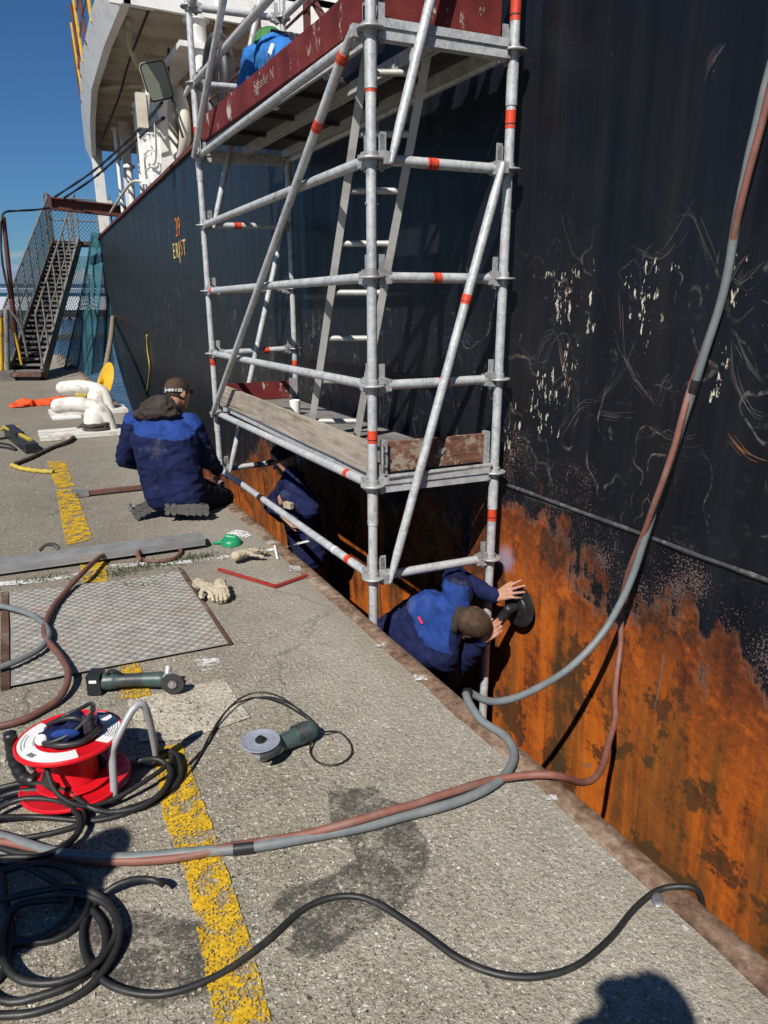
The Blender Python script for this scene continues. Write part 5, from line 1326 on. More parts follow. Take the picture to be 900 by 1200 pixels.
cable('power_cable', 'black cable trailing from the red reel behind its grey tube stand', 'cable', [P_(-.04, -.1, .18), P_(.0, -.14, .10), P_(.08, -.15, .05), P_(.16, -.10, .035), P_(.26, .0, .05), P_(.30, .08, .05), P_(.27, .16, .02), P_(.32, .02, .012), P_(.24, -.11, .012), P_(.12, -.17, .012), P_(-.06, -.16, .02), P_(-.2, -.20, .05), P_(-.42, -.22, .02)], .0085, M['rubber'])
cable('power_cable', 'black cable lying in a low loop to the right of the red reel', 'cable', [P_(.15, .08, .02), P_(.24, .16, .03), P_(.30, .13, .04), P_(.34, .03, .02), P_(.29, -.06, .012), P_(.16, -.14, .012), P_(.02, -.22, .012), P_(-.16, -.26, .02), P_(-.3, -.24, .03)], .0085, M['rubber'])
# goggles / pouch bundle on the reel
t = c + V((.0, .01, .20)); pb = thing('safety_goggles', 'blue and black strapped safety goggles bundle lying on top of the red reel', 'goggles', tuple(t))
m = MB(); q_ = lambda a, b, z: t + rgt * a + fw * b + Z * z
for a, b, z, r in ((-.035, -.03, .025, .03), (.02, -.03, .03, .036), (.055, .01, .04, .032), (.01, .03, .03, .035), (-.03, .03, .025, .03), (.03, .0, .06, .028)): m.ball(q_(a, b, z), (r * 1.25, r, r * .85))
me = remesh(m, .005, 3); wrinkle(me, .008, 26, 1.5); skin_mesh(me, 'padding', M['navy'], pb)
m = MB()
m.tube(spline([q_(-.09, .02, .01), q_(-.05, .06, .03), q_(.0, .075, .05), q_(.06, .06, .085), q_(.075, .0, .08), q_(.04, -.05, .05), q_(-.02, -.075, .03), q_(-.07, -.06, .02), q_(-.085, -.02, .02)], .01), .007, 8)
m.tube(spline([q_(-.06, -.01, .05), q_(-.01, -.02, .075), q_(.04, -.02, .08), q_(.08, -.01, .05)], .01), .009, 8)
m.tube(spline([q_(-.07, -.05, .01), q_(.0, -.08, .02), q_(.07, -.06, .02), q_(.1, .0, .03)], .01), .011, 8)
m.build('strap', M['tape_black'], pb, smooth=180)
m = MB(); m.ball(q_(.015, -.055, .045), (.045, .012, .018), Matrix.Rotation(R(-20), 3, 'Z')); m.build('blue_panel', M['royal'], pb)
m = MB(); m.lathe([(.0, .0), (.016, .0), (.018, .008), (.012, .012), (0, .012)], q_(-.062, -.062, .03), 16, Matrix.Rotation(R(70), 3, 'X')); m.build('valve', M['label'], pb)
m = MB(); vs = []
for i in range(9):
    a = R(-60 + 15 * i)
    for z in (.03, .10): vs.append(q_(.045 + .05 * math.cos(a), .05 * math.sin(a), z + .01 * math.cos(a)))
m.add(vs, [(2 * i, 2 * i + 1, 2 * i + 3, 2 * i + 2) for i in range(8)]); ml = material('clear_visor_plastic', lambda n: {'Base Color': (.75, .8, .85), 'Roughness': .06, 'Transmission Weight': .92, 'IOR': 1.1}); m.build('visor', ml, pb, smooth=180)
# ------- cordless grinder
A = G(110, 800, .045); B = G(206, 797, .045); d = (B - A); L = d.length; d.normalize(); s_ = Z.cross(d).normalized()
cg = thing('cordless_grinder', 'green grey cordless angle grinder with black battery lying by the tread plate', 'grinder', tuple(G(155, 806)))
Q = lambda a, b, z: V((A.x, A.y, 0)) + d * a * L + s_ * b + Z * z
rot = Matrix((d, s_, Z)).transposed()
m = MB(); m.box(Q(.03, 0, .05), (.055, .075, .085), rot); m.box(Q(-.02, 0, .05), (.02, .068, .07), rot); 
for z in (.02, .04, .06): m.box(Q(-.035, 0, z), (.012, .06, .006), rot)
o = m.build('battery', M['blackplastic'], cg)
m = MB(); m.box(Q(.03, -.039, .07), (.03, .004, .012), rot); m.build('battery_print', M['label'], o)
m = MB(); m.caps(Q(.14, 0, .05), .036, Q(.24, 0, .052), .034); m.caps(Q(.24, 0, .052), .03, Q(.55, 0, .054), .026); m.caps(Q(.55, 0, .054), .028, Q(.82, 0, .052), .033); me = remesh(m, .005, 2)
skin_mesh(me, 'motor_body', [M['tealplastic'], M['greytool']], cg, lambda p_: 1 if .30 < (p_ - A).dot(d) / L < .62 else 0)
m = MB(); m.caps(Q(.86, 0, .05), .030, Q(.93, 0, .05), .031); m.tube([Q(.93, 0, .05), Q(.93, -.05, .05)], .022, 14); m.tube([Q(.90, 0, .06), Q(.90, .03, .09)], .016, 10); m.build('gear_head', M['alloy'], cg)
m = MB(); rr_ = Matrix((d, Z, -s_)).transposed(); m.lathe([(0, -.002), (.046, -.002), (.048, 0), (.046, .002), (0, .002)], Q(1.0, -.055, .06), 30, rr_); m.build('cutting_disc', M['disc_dark'], cg)
m = MB(); m.lathe([(0, 0), (.018, 0), (.018, .008), (.010, .010), (.010, .014), (0, .014)], Q(1.0, -.056, .06), 16, rr_); m.build('flange_nut', M['steel'], cg)
m = MB(); m.tube(spline([Q(.18, -.01, .085), Q(.22, -.01, .105), Q(.30, -.01, .10), Q(.36, -.005, .08)], .01), .007, 8); m.build('switch', M['blackplastic'], cg)
# ------- corded grinder
A = G(366, 855, .045); B = G(306, 880, .045); d = (B - A); L = d.length; d.normalize(); s_ = Z.cross(d).normalized(); rot = Matrix((d, s_, Z)).transposed()
cg = thing('corded_grinder', 'dark green corded angle grinder lying disc upward on the concrete', 'grinder', tuple(G(330, 880)))
Q = lambda a, b, z: V((A.x, A.y, 0)) + d * a * L + s_ * b + Z * z
m = MB(); m.caps(Q(.08, 0, .048), .038, Q(.25, 0, .045), .038); m.caps(Q(.25, 0, .045), .034, Q(.68, 0, .042), .031); me = remesh(m, .005, 2); hb_ = skin_mesh(me, 'motor_body', M['tealplastic'], cg)
m = MB()
for k in range(9): m.tube([Q(.10 + .03 * k, .038 * math.cos(q), .047 + .038 * math.sin(q)) for q in [math.pi * i / 10 for i in range(11)]], .0022, 6)
m.build('vent_rib', M['greytool'], hb_)
m = MB(); m.caps(Q(.72, 0, .042), .034, Q(.98, 0, .04), .034); m.tube([Q(1.0, 0, .04), Q(1.0, 0, .075)], [.036, .030], 18); m.build('gear_head', M['alloy'], cg)
tr = rot @ Matrix.Rotation(R(-10), 3, 'Y')
m = MB(); m.lathe([(.03, .080), (.073, .080), (.078, .074), (.078, .060), (.075, .060), (.073, .077), (.03, .077)], Q(1.0, 0, .0), 30, rot, arc=(R(60), R(250))); m.build('guard', M['greytool'], cg)
m = MB(); m.lathe([(.0, .086), (.022, .086), (.034, .083), (.050, .084), (.068, .0895), (.070, .0875), (.068, .0855), (.0, .082)], Q(1.0, 0, .0), 40, rot); m.build('grinding_disc', M['disc'], cg)
m = MB(); m.lathe([(0, .088), (.019, .088), (.019, .094), (.012, .096), (.012, .102), (.006, .102), (.006, .096), (0, .096)], Q(1.0, 0, 0), 20, rot); m.build('flange_nut', M['blackplastic'], cg)
cable('tool_cable', 'thin black cable looping beside the corded grinder and trailing to the reel', 'cable', [Q(.0, 0, .05), Q(-.12, .02, .035), (398, 858), (411, 872), (410, 886), (394, 896), (374, 894), (363, 882), (366, 866, .02), (368, 850, .04), (355, 836, .07), (335, 820, .06), (310, 812, .04), (285, 817, .03), (262, 838, .02), (246, 862, .01), (232, 890), (212, 918), (190, 938), (160, 950), (130, 952)], .0036, M['rubber'])
cable('tool_cable', 'second thin black cable running beside the grinder lead to the reel', 'cable', [(356, 838, .05), (328, 822, .03), (300, 818), (272, 828), (255, 850), (243, 872), (222, 895), (205, 915), (180, 935), (150, 945)], .0034, M['rubber'])
# ------- tread plate
TL, TR, BR, BL = G(11, 697), G(211, 668), G(270, 757), G(13, 808)
tp = thing('tread_plate', 'steel tread cover plate with raised lozenges lying on the concrete', 'tread plate', tuple((TL + BR) / 2))
nu, nv = 40, 30; vs = []
def tpp(u, v_): 
    a = TL.lerp(TR, u); b = BL.lerp(BR, u); q = a.lerp(b, v_)
    q = q + V((0, 0, .016 + .010 * math.sin(u * 5) * (1 - v_) + .006 * blob(q.x, q.y, 2.4, 3))); 
    q.y -= .06 * (1 - v_) * math.sin(math.pi * u) ; return q
m = MB()
for j in range(nv + 1):
    for i in range(nu + 1): vs.append(tpp(i / nu, j / nv))
m.add(vs, [(j * (nu + 1) + i, (j + 1) * (nu + 1) + i, (j + 1) * (nu + 1) + i + 1, j * (nu + 1) + i + 1) for j in range(nv) for i in range(nu)])
ex = (TR - TL).normalized(); Lu = (TR - TL).length; Lv = (BL - TL).length
for j in range(1, 40):
    for i in range(1, 33):
        u = i / 33; v_ = j / 40; s_ = 1 if (i + j) % 2 else -1
        q = tpp(u, v_); a = R(40 * s_ + 8); dx = V((math.cos(a), math.sin(a), 0)) * .0175; dy = V((-math.sin(a), math.cos(a), 0)) * .0048
        k = len(m.v); m.add([q + dx, q + dy, q - dx, q - dy, q + dx * .6 + V((0, 0, .0042)), q - dx * .6 + V((0, 0, .0042))], [(0, 1, 4), (1, 5, 4), (1, 2, 5), (2, 3, 5), (3, 0, 4), (3, 4, 5)])
m.build('plate', M['tread'], tp, smooth=0)
m = MB(); m.beam(TL + V((-.02, .0, .008)), BL + V((-.02, 0, .008)), .035, .03); m.build('rusty_frame', M['rust_steel'], tp); m = MB(); m.beam(TR + V((.0, 0, .005)), BR + V((.0, 0, .005)), .018, .022); m.build('rusty_frame', M['rust_steel'], tp)
# ------- gloves
def glove(label, c, ang, s=1.0, seed=0, cr=30):
    a = R(ang); f_ = V((math.cos(a), math.sin(a), 0)); m = MB(); hand_geo(m, c + Z * .02, f_, Z + f_ * .1, 1, s * 1.15, (cr, cr + 8, cr + 4, cr + 12), 9, 55); m.caps(c + Z * .02, .036 * s, c - f_ * .06 + Z * .018, .042 * s)
    me = remesh(m, .0045, 2); co_ = coords(me) + normals(me) * .0035; me.vertices.foreach_set('co', co_.ravel()); wrinkle(me, .006, 38, seed); co_ = coords(me); co_[:, 2] = np.maximum(co_[:, 2] - co_[:, 2].min() * 1.0, 0) * .75 + .004; me.vertices.foreach_set('co', co_.ravel())
    o = skin_mesh(me, 'work_glove', M['glove']if 1 else None, None); return tag(o, label, 'glove', 'work gloves lying on the quay')
glove('crumpled cream work glove with curled fingers, the left of the pair by the tread plate', G(241, 698), -70, .76, 2, 22)
glove('crumpled cream work glove, the right of the pair by the tread plate', G(260, 700), -100, .74, 5, 34)
glove('flat cream work glove lying alone near the green lid', G(287, 658), 20, .8, 9, 18)
# ------- green lid, red V strip, bar with clamp, steel pin
c = G(271, 638); m = MB(); m.lathe([(0, .05), (.03, .05), (.055, .042), (.066, .03), (.07, .005), (.066, .0), (0, .0)], c, 28); m.caps(c + V((-.05, .02, .02)), .016, c + V((-.10, .05, .012)), .010); m.caps(c + V((.03, .0, .04)), .02, c + V((-.02, .03, .05)), .018); o = m.build('plastic_lid', M['green_plastic']); tag(o, 'small bright green plastic lid lying beside white powder on the quay', 'lid')
m = MB(); a, b, c2 = G(256, 667, .012), G(323, 687, .012), G(360, 674, .012); m.beam(a, b, .021, .012); m.beam(b - (c2 - b).normalized() * .008, c2, .021, .0125); o = m.build('bent_red_strip', M['red_paint']); tag(o, 'thin red metal strip bent into a V lying on the concrete by the edge', 'strip')
a, b = G(98, 578, .03), G(200, 567, .03); b2 = a + (b - a) * 1.7
rb = thing('clamp_bar', 'red brown flat clamp bar with silver jaw lying behind the kneeling man', 'clamp', tuple(a))
m = MB(); m.beam(a, b2, .05, .03); m.build('bar', M['hose_brown'], rb)
m = MB(); dd = (b - a).normalized(); m.beam(a - dd * .07, a + dd * .04, .062, .045); m.beam(a - dd * .09 + V((0, 0, .02)), a - dd * .05 + V((0, 0, .02)), .09, .02); m.build('jaw', M['steel'], rb)
a, b = G(152, 594, .025), G(205, 590, .02); m = MB(); m.tube([a, b], .011, 10); dd = (b - a).normalized(); sd = Z.cross(dd); m.tube([a - sd * .05, a + sd * .05], .018, 10); o = m.build('steel_hammer', M['steel']); tag(o, 'small steel hammer lying beside the kneeling man', 'hammer')
m = MB(); m.tube([G(322, 640, .012), G(325, 654, .012)], .008, 8); o = m.build('white_chalk_stick', M['label']); tag(o, 'short white chalk stick lying near the rusty quay edge', 'chalk')
m = MB(); p0 = G(771, 1054, .014); m.lathe([(0, .004), (.014, .006), (.024, .003), (.028, 0), (0, 0)], p0, 9, Matrix.Rotation(.7, 3, 'Z') @ Matrix.Diagonal((1, .62, 1))); o = m.build('foil_scrap', M['steel']); tag(o, 'shiny crumpled foil scrap on the rusty edge beside the black cable', 'foil')
# ------- ribbed aluminium plank
a, b = G(-60, 670, .05), G(238, 629, .06); ap = thing('aluminium_plank', 'long ribbed grey aluminium plank lying across the concrete behind the tread plate', 'plank', tuple(a))
m = MB(); d = (b - a).normalized(); sd = Z.cross(d).normalized(); wdt = .15
m.beam(a, b, wdt, .028)
for k in range(7): m.beam(a + sd * (-.063 + .021 * k) + Z * .016, b + sd * (-.063 + .021 * k) + Z * .016, .008, .006)
for k in (-1, 1): m.beam(a + sd * k * (wdt / 2 - .004) - Z * .012, b + sd * k * (wdt / 2 - .004) - Z * .012, .006, .045)
m.build('ribbed_profile', M['alu'], ap)
m = MB(); q_ = G(58, 642, .085); m.tube(spline([q_ + V((-.06, 0, -.01)), q_ + V((-.02, .01, .02)), q_ + V((.03, 0, .015)), q_ + V((.05, -.02, -.01))], .01), .012, 8); m.build('end_clip', M['greytool'], ap)
# ------- hoses on the left
cable('air_hose', 'brown red hose looping over the tread plate at the left', 'hose', [(190, 634, .012), (150, 642, .012), (122, 650, .03), (100, 668, .05), (78, 692, .03), (60, 715, .03), (52, 742, .03), (70, 768, .03), (80, 790, .03), (72, 815, .01), (50, 832), (20, 846), (-30, 856)], .0145, M['hose_brown'], n=10)
cable('air_hose', 'grey hose crossing the left side of the tread plate', 'hose', [(-30, 706, .03), (10, 712, .03), (40, 722, .03), (56, 738, .03), (52, 756, .03), (30, 770, .03), (0, 782, .03), (-40, 792, .03)], .0145, M['hose_grey'], n=10)
cable('air_hose', 'small ring of brown red hose lying behind the aluminium plank', 'hose', [(160, 650, .02), (168, 656), (185, 658), (204, 654), (212, 646), (205, 640, .01), (190, 638, .02), (172, 640, .03), (161, 647, .03), (165, 656, .01)], .012, M['hose_brown'], n=10)
cable('thin_cable', 'thin dark cable lying along the near side of the aluminium plank', 'cable', [(-30, 678), (30, 668), (80, 658), (130, 648), (170, 640)], .005, M['rubber'])
# ------- weeds in the slab joint
m = MB(); rr = random.Random(11)
for (px, py, nn_, sp_) in ((160, 668, 130, .16), (185, 662, 60, .1), (232, 654, 120, .10), (48, 680, 70, .10), (300, 647, 25, .06), (120, 676, 30, .12), (205, 845, 14, .2), (140, 690, 40, .15)):
    c = G(px, py)
    for _ in range(nn_):
        q = c + V((rr.gauss(0, sp_), rr.gauss(0, sp_ * .28), 0)); h = rr.uniform(.012, .05); a = rr.uniform(0, 6.3); t = V((math.cos(a), math.sin(a), 0)); l_ = V((rr.gauss(0, .5), rr.gauss(0, .5), 1)).normalized() * h; wd = t * .003
        m.add([q - wd, q + wd, q + l_ * .6 + wd * .8 + t * .004, q + l_ + t * .012, q + l_ * .6 - wd * .8 + t * .004], [(0, 1, 2, 3, 4)])
o = m.build('weeds', M['leaf'], smooth=0); tag(o, 'thin green weeds growing in the joint of the concrete slabs', 'weeds', kind='stuff')
# grit and chips scattered on the concrete
m = MB(); rr = random.Random(4)
for _ in range(900):
    q = V((rr.uniform(-.9, 1.35), rr.uniform(.8, 6.5), 0)); r = rr.choice((.002, .003, .003, .005)) * rr.uniform(.7, 1.5); 
    m.box(q + V((0, 0, hz(q.x, q.y) + r * .5)), (r * 2, r * rr.uniform(1.2, 2), r), Matrix.Rotation(rr.uniform(0, 3), 3, 'Z'))
o = m.build('grit', M['patch'], smooth=0); tag(o, 'scattered grit and stone chips lying on the concrete quay', 'grit', kind='stuff')
# ------------------------------------------------------------------ farther along the quay
def bollard(label, base, head_to, hgt, r):
    b = thing('mooring_bollard', label, 'bollard', tuple(base), 'white hook headed mooring bollards')
    m = MB(); d = (head_to - base); d.z = 0; L = d.length; d.normalize()
    pts = spline([base - d * .16, base + V((0, 0, hgt * .5)) - d * .13, base + V((0, 0, hgt * .86)) - d * .07, base + V((0, 0, hgt)) + d * .06, base + V((0, 0, hgt + .02)) + d * L * .6, base + V((0, 0, hgt)) + d * L], .03)
    k = len(pts); m.tube(pts, [r * (.85 + .4 * min(1, i / k * 1.6)) for i in range(k)], 18); m.ball(pts[-1], r * 1.25); m.lathe([(.15, 0), (.145, .08), (.13, .20), (.10, hgt - .02), (0, hgt)], base + d * .02, 22); m.build('post', M['bollard_white'], b, smooth=180)
    m = MB(); m.box(base + V((-.15, 0, .03)), (1.0, .5, .05)); m.build('base_plate', M['bollard_white'], b); return b
rl_ = V((-ca, sa, 0))
b1 = G(116, 508); bollard('nearer white hook headed mooring bollard with a dark rope round its foot', b1, b1 + rl_ * .44, .33, .072)
b2 = G(117, 483); bollard('farther white hook headed mooring bollard beside the yellow rat guard', b2, b2 + rl_ * .48, .34, .074)
m = MB(); a, b = G(64, 490), G(92, 490); m.box((a + b) / 2 + V((0, 0, .012)), (.36, .22, .02)); o = m.build('white_plate', M['white_paint']); tag(o, 'loose white painted plate lying between the two bollards', 'plate')
def rope(name, label, pts, r, mt, step=.03, n=8, cat='rope'):
    sp = spline(pts, step); m = MB(); m.tube(sp, [r * (1 + .18 * math.sin(i * 1.7)) for i in range(len(sp))], n); o = m.build(name, mt, smooth=180); return tag(o, label, cat)
ring = [b1 + V((.16 * math.cos(i * .7), .16 * math.sin(i * .7), .03 + .006 * i)) for i in range(22)]
rope('mooring_rope', 'dark rope wound round the foot of the nearer white bollard and trailing to the left', ring + [G(90, 505, .03), G(82, 516, .03), G(60, 525, .02), G(35, 537, .02), G(14, 545, .02)], .022, M['rope_dark'])
rope('yellow_rope', 'short yellow and black rope end lying on the concrete at the left', [G(14, 545, .02), G(25, 549, .02), G(45, 552, .02), G(62, 553, .02)], .022, M['rope_yellow'], .025)
rope('mooring_rope', 'thick pale rope rising from the bollard past the yellow rat guard to the hull', [b2 + V((.15, 0, .1)), Yp(118, 462, 11.6), Yp(124, 430, 13), Yp(130, 395, 15), Yp(132, 372, 18.0)], .045, M['rope'], .08)
c = Yp(122, 447, 11.9); rg_ = thing('rat_guard', 'round yellow metal rat guard disc on the mooring rope beside the far bollard', 'rat guard', tuple(c))
rot = (V((-ca, sa, 0)) * .72 + V((-sa, -ca, 0)) * .62 + V((0, 0, .35))).to_track_quat('Z', 'Y').to_matrix(); m = MB(); m.lathe([(.05, .02), (.15, .018), (.30, -.008), (.31, -.014), (.30, -.02), (.14, .0), (.05, .005)], c, 36, rot, arc=(R(-70), R(235))); m.build('disc', M['yellow_paint'], rg_, smooth=60)
m = MB(); m.tube([c + rot @ V((0, 0, -.06)), c + rot @ V((0, 0, .08))], .06, 14); m.build('sleeve', M['yellow_paint'], rg_)
m = MB(); q = Yp(95, 452, 12.2)
for dx, dz, r in ((0, 0, .09), (.12, -.05, .10), (.2, -.12, .1), (.02, -.14, .11), (.3, -.1, .09)): m.ball((q.x + dx, q.y, q.z + dz), r)
me = remesh(m, .02, 2); wrinkle(me, .03, 7, 3); o = skin_mesh(me, 'yellow_tarp', M['rope_yellow'], None); tag(o, 'crumpled yellow rope bundle lying by the far bollard', 'rope bundle')
m = MB(); q = G(45, 474)
for i in range(7): m.ball(G(24 + 8 * i, 477 - i * .9) + V((0, .05 * math.sin(i), .03)), (.13, .12 + .03 * math.sin(i * 2), .035 + .03 * (i % 2)))
me = remesh(m, .02, 2); wrinkle(me, .04, 6, 8); o = skin_mesh(me, 'orange_jacket', M['orange_cloth'], None); tag(o, 'crumpled bright orange cloth lying on the quay near the bollards', 'cloth')
# black tool at the left
a, b = G(12, 506, .05), G(38, 526, .05); t = thing('black_tool_case', 'black oblong tool with yellow trim lying on the concrete at the left', 'tool', tuple(a)); m = MB(); m.beam(a, b, .13, .10); m.beam(a + V((0, 0, .06)), a.lerp(b, .5) + V((0, 0, .06)), .09, .05); m.build('case', M['blackplastic'], t)
m = MB(); m.beam(a + V((-.06, .05, .06)), a.lerp(b, .9) + V((.02, .07, .06)), .03, .03); m.tube([a + V((-.1, .1, .02)), a + V((.1, .16, .02))], .02, 6); m.build('trim', M['rope_yellow'], t)
cable('thin_cable', 'thin black cable trailing from the black tool at the left edge', 'cable', [(14, 512), (0, 514), (-30, 520)], .012, M['rubber'])
cable('thin_cable', 'thin black cable with plug lying in front of the black tool at the left', 'cable', [(-20, 522), (5, 524), (18, 527), (10, 521), (-10, 518)], .012, M['rubber'])
# ------- gangway
s0L, s0R = G(12, 438, .12), G(51, 438, .12)
dirg = V((1.45, 5.2, 0)).normalized(); run = 5.6; rise = 2.78
E0, E1 = s0L, s0R; upv = dirg * run + V((0, 0, rise))
gw = thing('gangway', 'steep grey metal gangway stair with railings and netting leading up to the ship', 'gangway', tuple((E0 + E1) / 2))
nrm_ = (E1 - E0).cross(upv).normalized()
for e in (E0, E1):
    m = MB(); m.beam(e, e + upv, .05, .24, nrm_); m.build('stringer', M['gang'], gw)
for k in range(28):
    q = upv * (k + .5) / 28; m = MB(); a, b = E0 + q, E1 + q; m.beam(a + V((0, 0, .0)), b, .20, .035); m.build('tread', M['tread_dark'], gw)
m = MB(); o_ = V((0, .12, -.10)); m.add([E0 + o_, E1 + o_, E1 + upv + o_, E0 + upv + o_, E0 + o_ * 1.2, E1 + o_ * 1.2, E1 + upv + o_ * 1.2, E0 + upv + o_ * 1.2], [(0, 1, 2, 3), (4, 7, 6, 5), (0, 3, 7, 4), (1, 5, 6, 2), (0, 4, 5, 1), (2, 6, 7, 3)]); m.build('soffit', M['dark'], gw, smooth=0)
a, b = E0 - V((0, .05, 0)), E1 - V((0, .05, 0)); m = MB(); m.beam(a, b, .25, .08); m.build('foot_board', M['rust_steel'], gw)
m = MB(); m.beam(E0 + V((0, .1, -.14)), E1 + V((0, .1, -.14)), .3, .22); m.tube([E0 + V((0, .1, -.06)), E1 + V((0, .1, -.06))], .1, 12); m.build('roller', M['rubber'], gw)
for e, s_ in ((E0, 0), (E1, 1)):
    m = MB(); hgt = V((0, 0, 1.12))
    for k in range(9):
        q = upv * k / 8; m.tube([e + q, e + q + hgt + dirg * .0], .020, 6)
    m.tube([e + hgt, e + upv + hgt], .024, 6); m.tube([e + hgt * .5, e + upv + hgt * .5], .016, 6); m.build('handrail', M['gang'], gw)
m = MB(); top = (E0 + E1) / 2 + upv; m.box(top + V((.42, .5, -.03)), (1.6, 1.2, .08)); o = m.build('platform', M['rust_steel'], gw)
m = MB()
for a_, b_ in ((-.35, 0), (-.35, 1.0), (.25, 1.1), (.95, 1.1), (1.15, .0)): m.tube([top + V((a_, b_, 0)), top + V((a_, b_, 1.15))], .022, 6)
for z in (1.15, .6): m.tube([top + V((-.35, 0, z)), top + V((-.35, 1.1, z)), top + V((1.1, 1.1, z))], .018, 6)
m.build('platform_rail', M['gang'], gw)
m = MB(); m.box(top + V((1.0, -.1, .85)), (.36, .1, .34)); m.build('white_board', M['cream_paint'], gw)
def net(name, label, f_, nu, nv, th, mt, parent=None):
    # knotted net: two families of diagonal cords over a draped surface
    m = MB()
    for k in range(-nv, nu + 1, 1):
        for s_ in (1, -1):
            run_ = []
            for j in range(nv + 1):
                i = k + j if s_ == 1 else nu - (k + j)
                if 0 <= i <= nu: run_.append(V(f_(i / nu, j / nv)))
            if len(run_) > 1: m.tube(run_, th, 3, caps=False)
    o = m.build(name, mt, parent, smooth=0)
    if parent is None: tag(o, label, 'net')
    return o
net('rail_net', '', lambda u, v_: E0 + upv * u + V((0, 0, 1.1 * v_)) + V((-.01, 0, 0)), 50, 10, .006, M['net_dark'], gw)
net('rail_net', '', lambda u, v_: top + V((-.35 + 1.4 * u, 1.1, 1.1 * v_)), 14, 10, .006, M['net_dark'], gw)
def drape(u, v_):
    a = Yp(107 + 22 * u, 272 + 3 * u, 19.6); b = Yp(72 + 60 * u, 446 - 12 * u, 17.3 + .6 * math.sin(u * 9))
    q = a.lerp(b, v_); q.y += .13 * math.sin(u * 16 + v_ * 2) * (.4 + v_ * .5); q.x += .05 * math.sin(u * 23 + v_ * 3); return q
net('safety_net', 'dense teal safety net hanging in folds between gangway and hull', drape, 40, 66, .0085, M['net_teal'])
def drape2(u, v_):
    a = Yp(96 + 20 * u, 330 + 10 * u, 19.8) if 0 else Yp(88 + 30 * u, 300, 20.0)
    b = Yp(66 + 50 * u, 425 + 14 * math.sin(math.pi * u), 17.5); q = a.lerp(b, v_); q.y += .2 * math.sin(u * 7 + v_ * 3); return q
net('safety_net', 'loose dark blue netting sagging under the gangway beside the teal net', drape2, 15, 24, .006, M['net_dark'])
# red boom, cables and pole
bm = thing('boom', 'dark red steel boom reaching out from the ship above the gangway', 'boom', tuple(Yp(150, 240, 19.0)))
a, b = Yp(156, 243, 18.4), Yp(58, 232, 18.4); m = MB()
m.beam(a, b, .22, .03); m.beam(a - V((0, 0, .22)), b - V((0, 0, .22)), .22, .03); m.beam(a - V((0, 0, .11)), b - V((0, 0, .11)), .03, .2); m.beam(b - V((0, 0, .26)), b + V((0, 0, .04)), .24, .04, (1, 0, 0)); m.build('beam', M['redbrown'], bm)
rope('stay_cable', 'upper of two black stay cables running from the red boom to the ship', [b + V((.1, 0, .02)), Yp(110, 200, 17), Yp(160, 155, 13), Yp(190, 120, 10.6)], .022, M['rubber'], .2, 6, 'cable')
rope('stay_cable', 'lower of two black stay cables running from the red boom to the ship', [b + V((.3, 0, .02)), Yp(112, 207, 17), Yp(165, 160, 12.8), Yp(192, 138, 10.6)], .022, M['rubber'], .2, 6, 'cable')
pb_, pt_ = G(23, 440), Yp(4, 254, 16.0)
pl_ = thing('leaning_pole', 'thin dark pole leaning left at the foot of the gangway', 'pole', tuple(pb_)); m = MB(); m.tube([pb_, Yp(14, 350, 16.1), pt_], [.05, .045, .04], 10); m.build('pole', M['redbrown'], pl_); m = MB(); m.box(pb_ + V((0, 0, .03)), (.3, .3, .06)); m.build('foot', M['rust_steel'], pl_)
rope('stay_cable', 'black cable hanging from the red boom to the top of the leaning pole', [b - V((0, 0, .2)), Yp(40, 246, 17.5), Yp(22, 247, 17), pt_ + V((0, 0, .05)), Yp(1, 275, 16), Yp(3, 310, 16), Yp(12, 350, 16)], .022, M['rubber'], .2, 6, 'cable')
# posts at far left
for x, top_, mt, lab in ((2, 372, M['yellow_paint'], 'short yellow and grey pipe post at the left edge beside the gangway foot'), (9, 362, M['gang'], 'grey pipe post with looped ropes beside the gangway foot')):
    q = G(x, 446); t_ = Yp(x - 2, top_, q.y); m = MB(); m.tube([q, t_], .05, 10); m.box(q + V((0, 0, .1)), (.26, .2, .2)); m.tube(spline([t_ + V((-.2, 0, -.1)), t_, t_ + V((.2, 0, -.3)), t_ + V((.25, .05, -.9))], .1), .025, 6); o = m.build('pipe_post', mt); tag(o, lab, 'post')
q = G(8, 440); m = MB(); m.lathe([(0, .3), (.08, .28), (.12, .22), (.22, .02), (.22, 0), (0, 0)], q + V((.05, -.3, 0)), 20); o = m.build('yellow_cone_foot', M['yellow_paint']); tag(o, 'small yellow foot block standing at the left edge near the gangway', 'block')
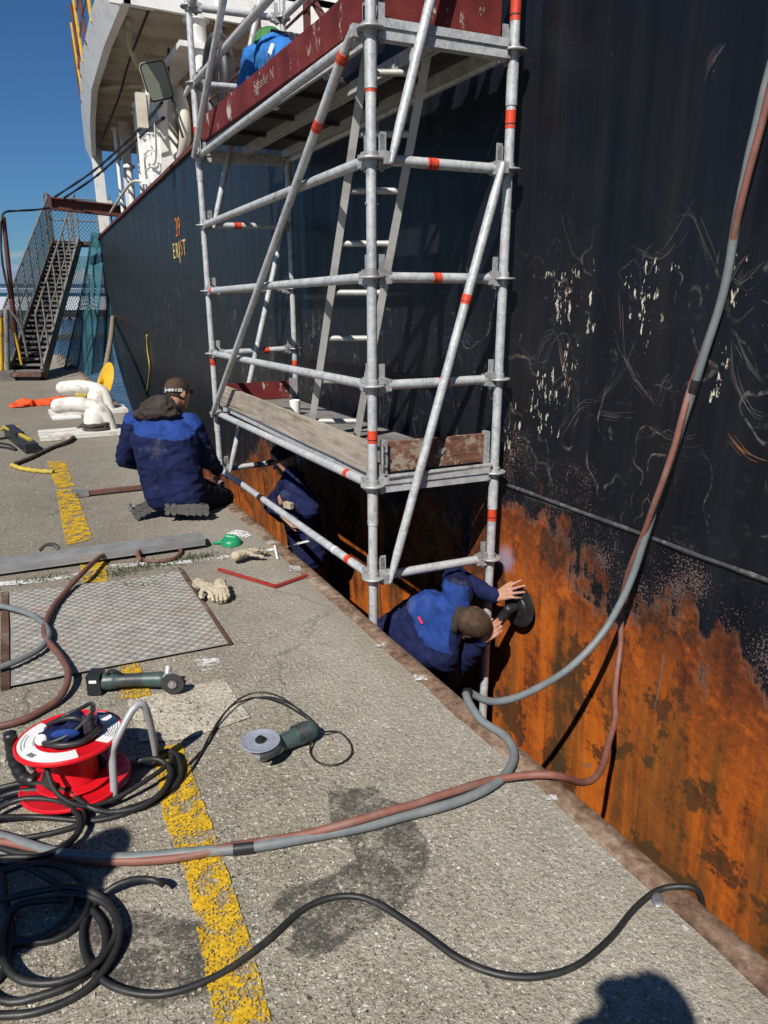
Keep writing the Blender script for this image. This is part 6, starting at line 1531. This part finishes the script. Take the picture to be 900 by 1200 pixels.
# rope on the hull side
def hside(x, y): p_ = Xp(x, y, HX); q_ = hull_pt(p_.y, p_.z); return q_ + V((-.03, 0, 0))
rope('hanging_rope', 'thin yellow and black rope hanging down the far hull side', [hside(174, 392), hside(174.5, 410), hside(177, 430), hside(175, 450), hside(172, 462)], .013, M['rope_yellow'], .06, 6)
# ------- across the water
m = MB(); y = 170; z0 = WATER
a, b = Yp(-140, 363, y), Yp(150, 363, y); top_ = Yp(0, 333, y).z; bot = Yp(0, 364, y).z
sh_ = thing('waterfront_shed', 'long white shed on the far side of the harbour', 'shed', (a.x, y, z0))
m.box(((a.x + b.x) / 2, y + 12, (top_ + bot) / 2), (b.x - a.x, 24, top_ - bot)); m.build('wall', M['facade'], sh_, smooth=0)
m = MB(); m.box(((a.x + b.x) / 2, y - .3, top_ - 1.3), (b.x - a.x, .3, .8)); m.box(((a.x + b.x) / 2, y + 12, top_ + .3), (b.x - a.x + 1, 25, .5)); m.build('band', M['facade_band'], sh_, smooth=0)
q = Yp(10, 322, y + 30); m = MB(); m.box((q.x, y + 40, q.z - 4), (22, 16, 10)); m.box((q.x - 2, y + 38, q.z + 1), (12, 10, 3)); o = m.build('distant_hall', M['facade_band']); tag(o, 'pale blue grey hall behind the white shed across the harbour', 'hall')
m = MB(); yy_ = 120
qa, qb = Yp(-150, 369, yy_), Yp(170, 369, yy_); pr = thing('timber_pier', 'long dark timber pier on piles standing in the harbour behind the gangway', 'pier', (qa.x, yy_, WATER))
m.box(((qa.x + qb.x) / 2, yy_ + 2, Yp(0, 370, yy_).z), (qb.x - qa.x, 6, .7)); m.build('pier_deck', M['piles'], pr, smooth=0)
x = qa.x; m = MB(); rr = random.Random(2)
while x < qb.x: m.tube([(x, yy_, WATER - 1), (x, yy_, Yp(0, 368 - rr.uniform(0, 3), yy_).z)], .22, 8); x += rr.uniform(1.0, 1.8)
m.build('pile', M['piles'], pr)
q = G(85, 396, WATER); m = MB()
for i in range(5): m.box((q.x + 1.2 * i - 2, q.y + .6 * (i % 2), WATER + .12), (1.5, 1.0 + .2 * (i % 3), .3 + .06 * (i % 2)))
o = m.build('floating_pontoon', M['quaywall']); tag(o, 'low mossy pontoon floating in the harbour beyond the quay', 'pontoon')
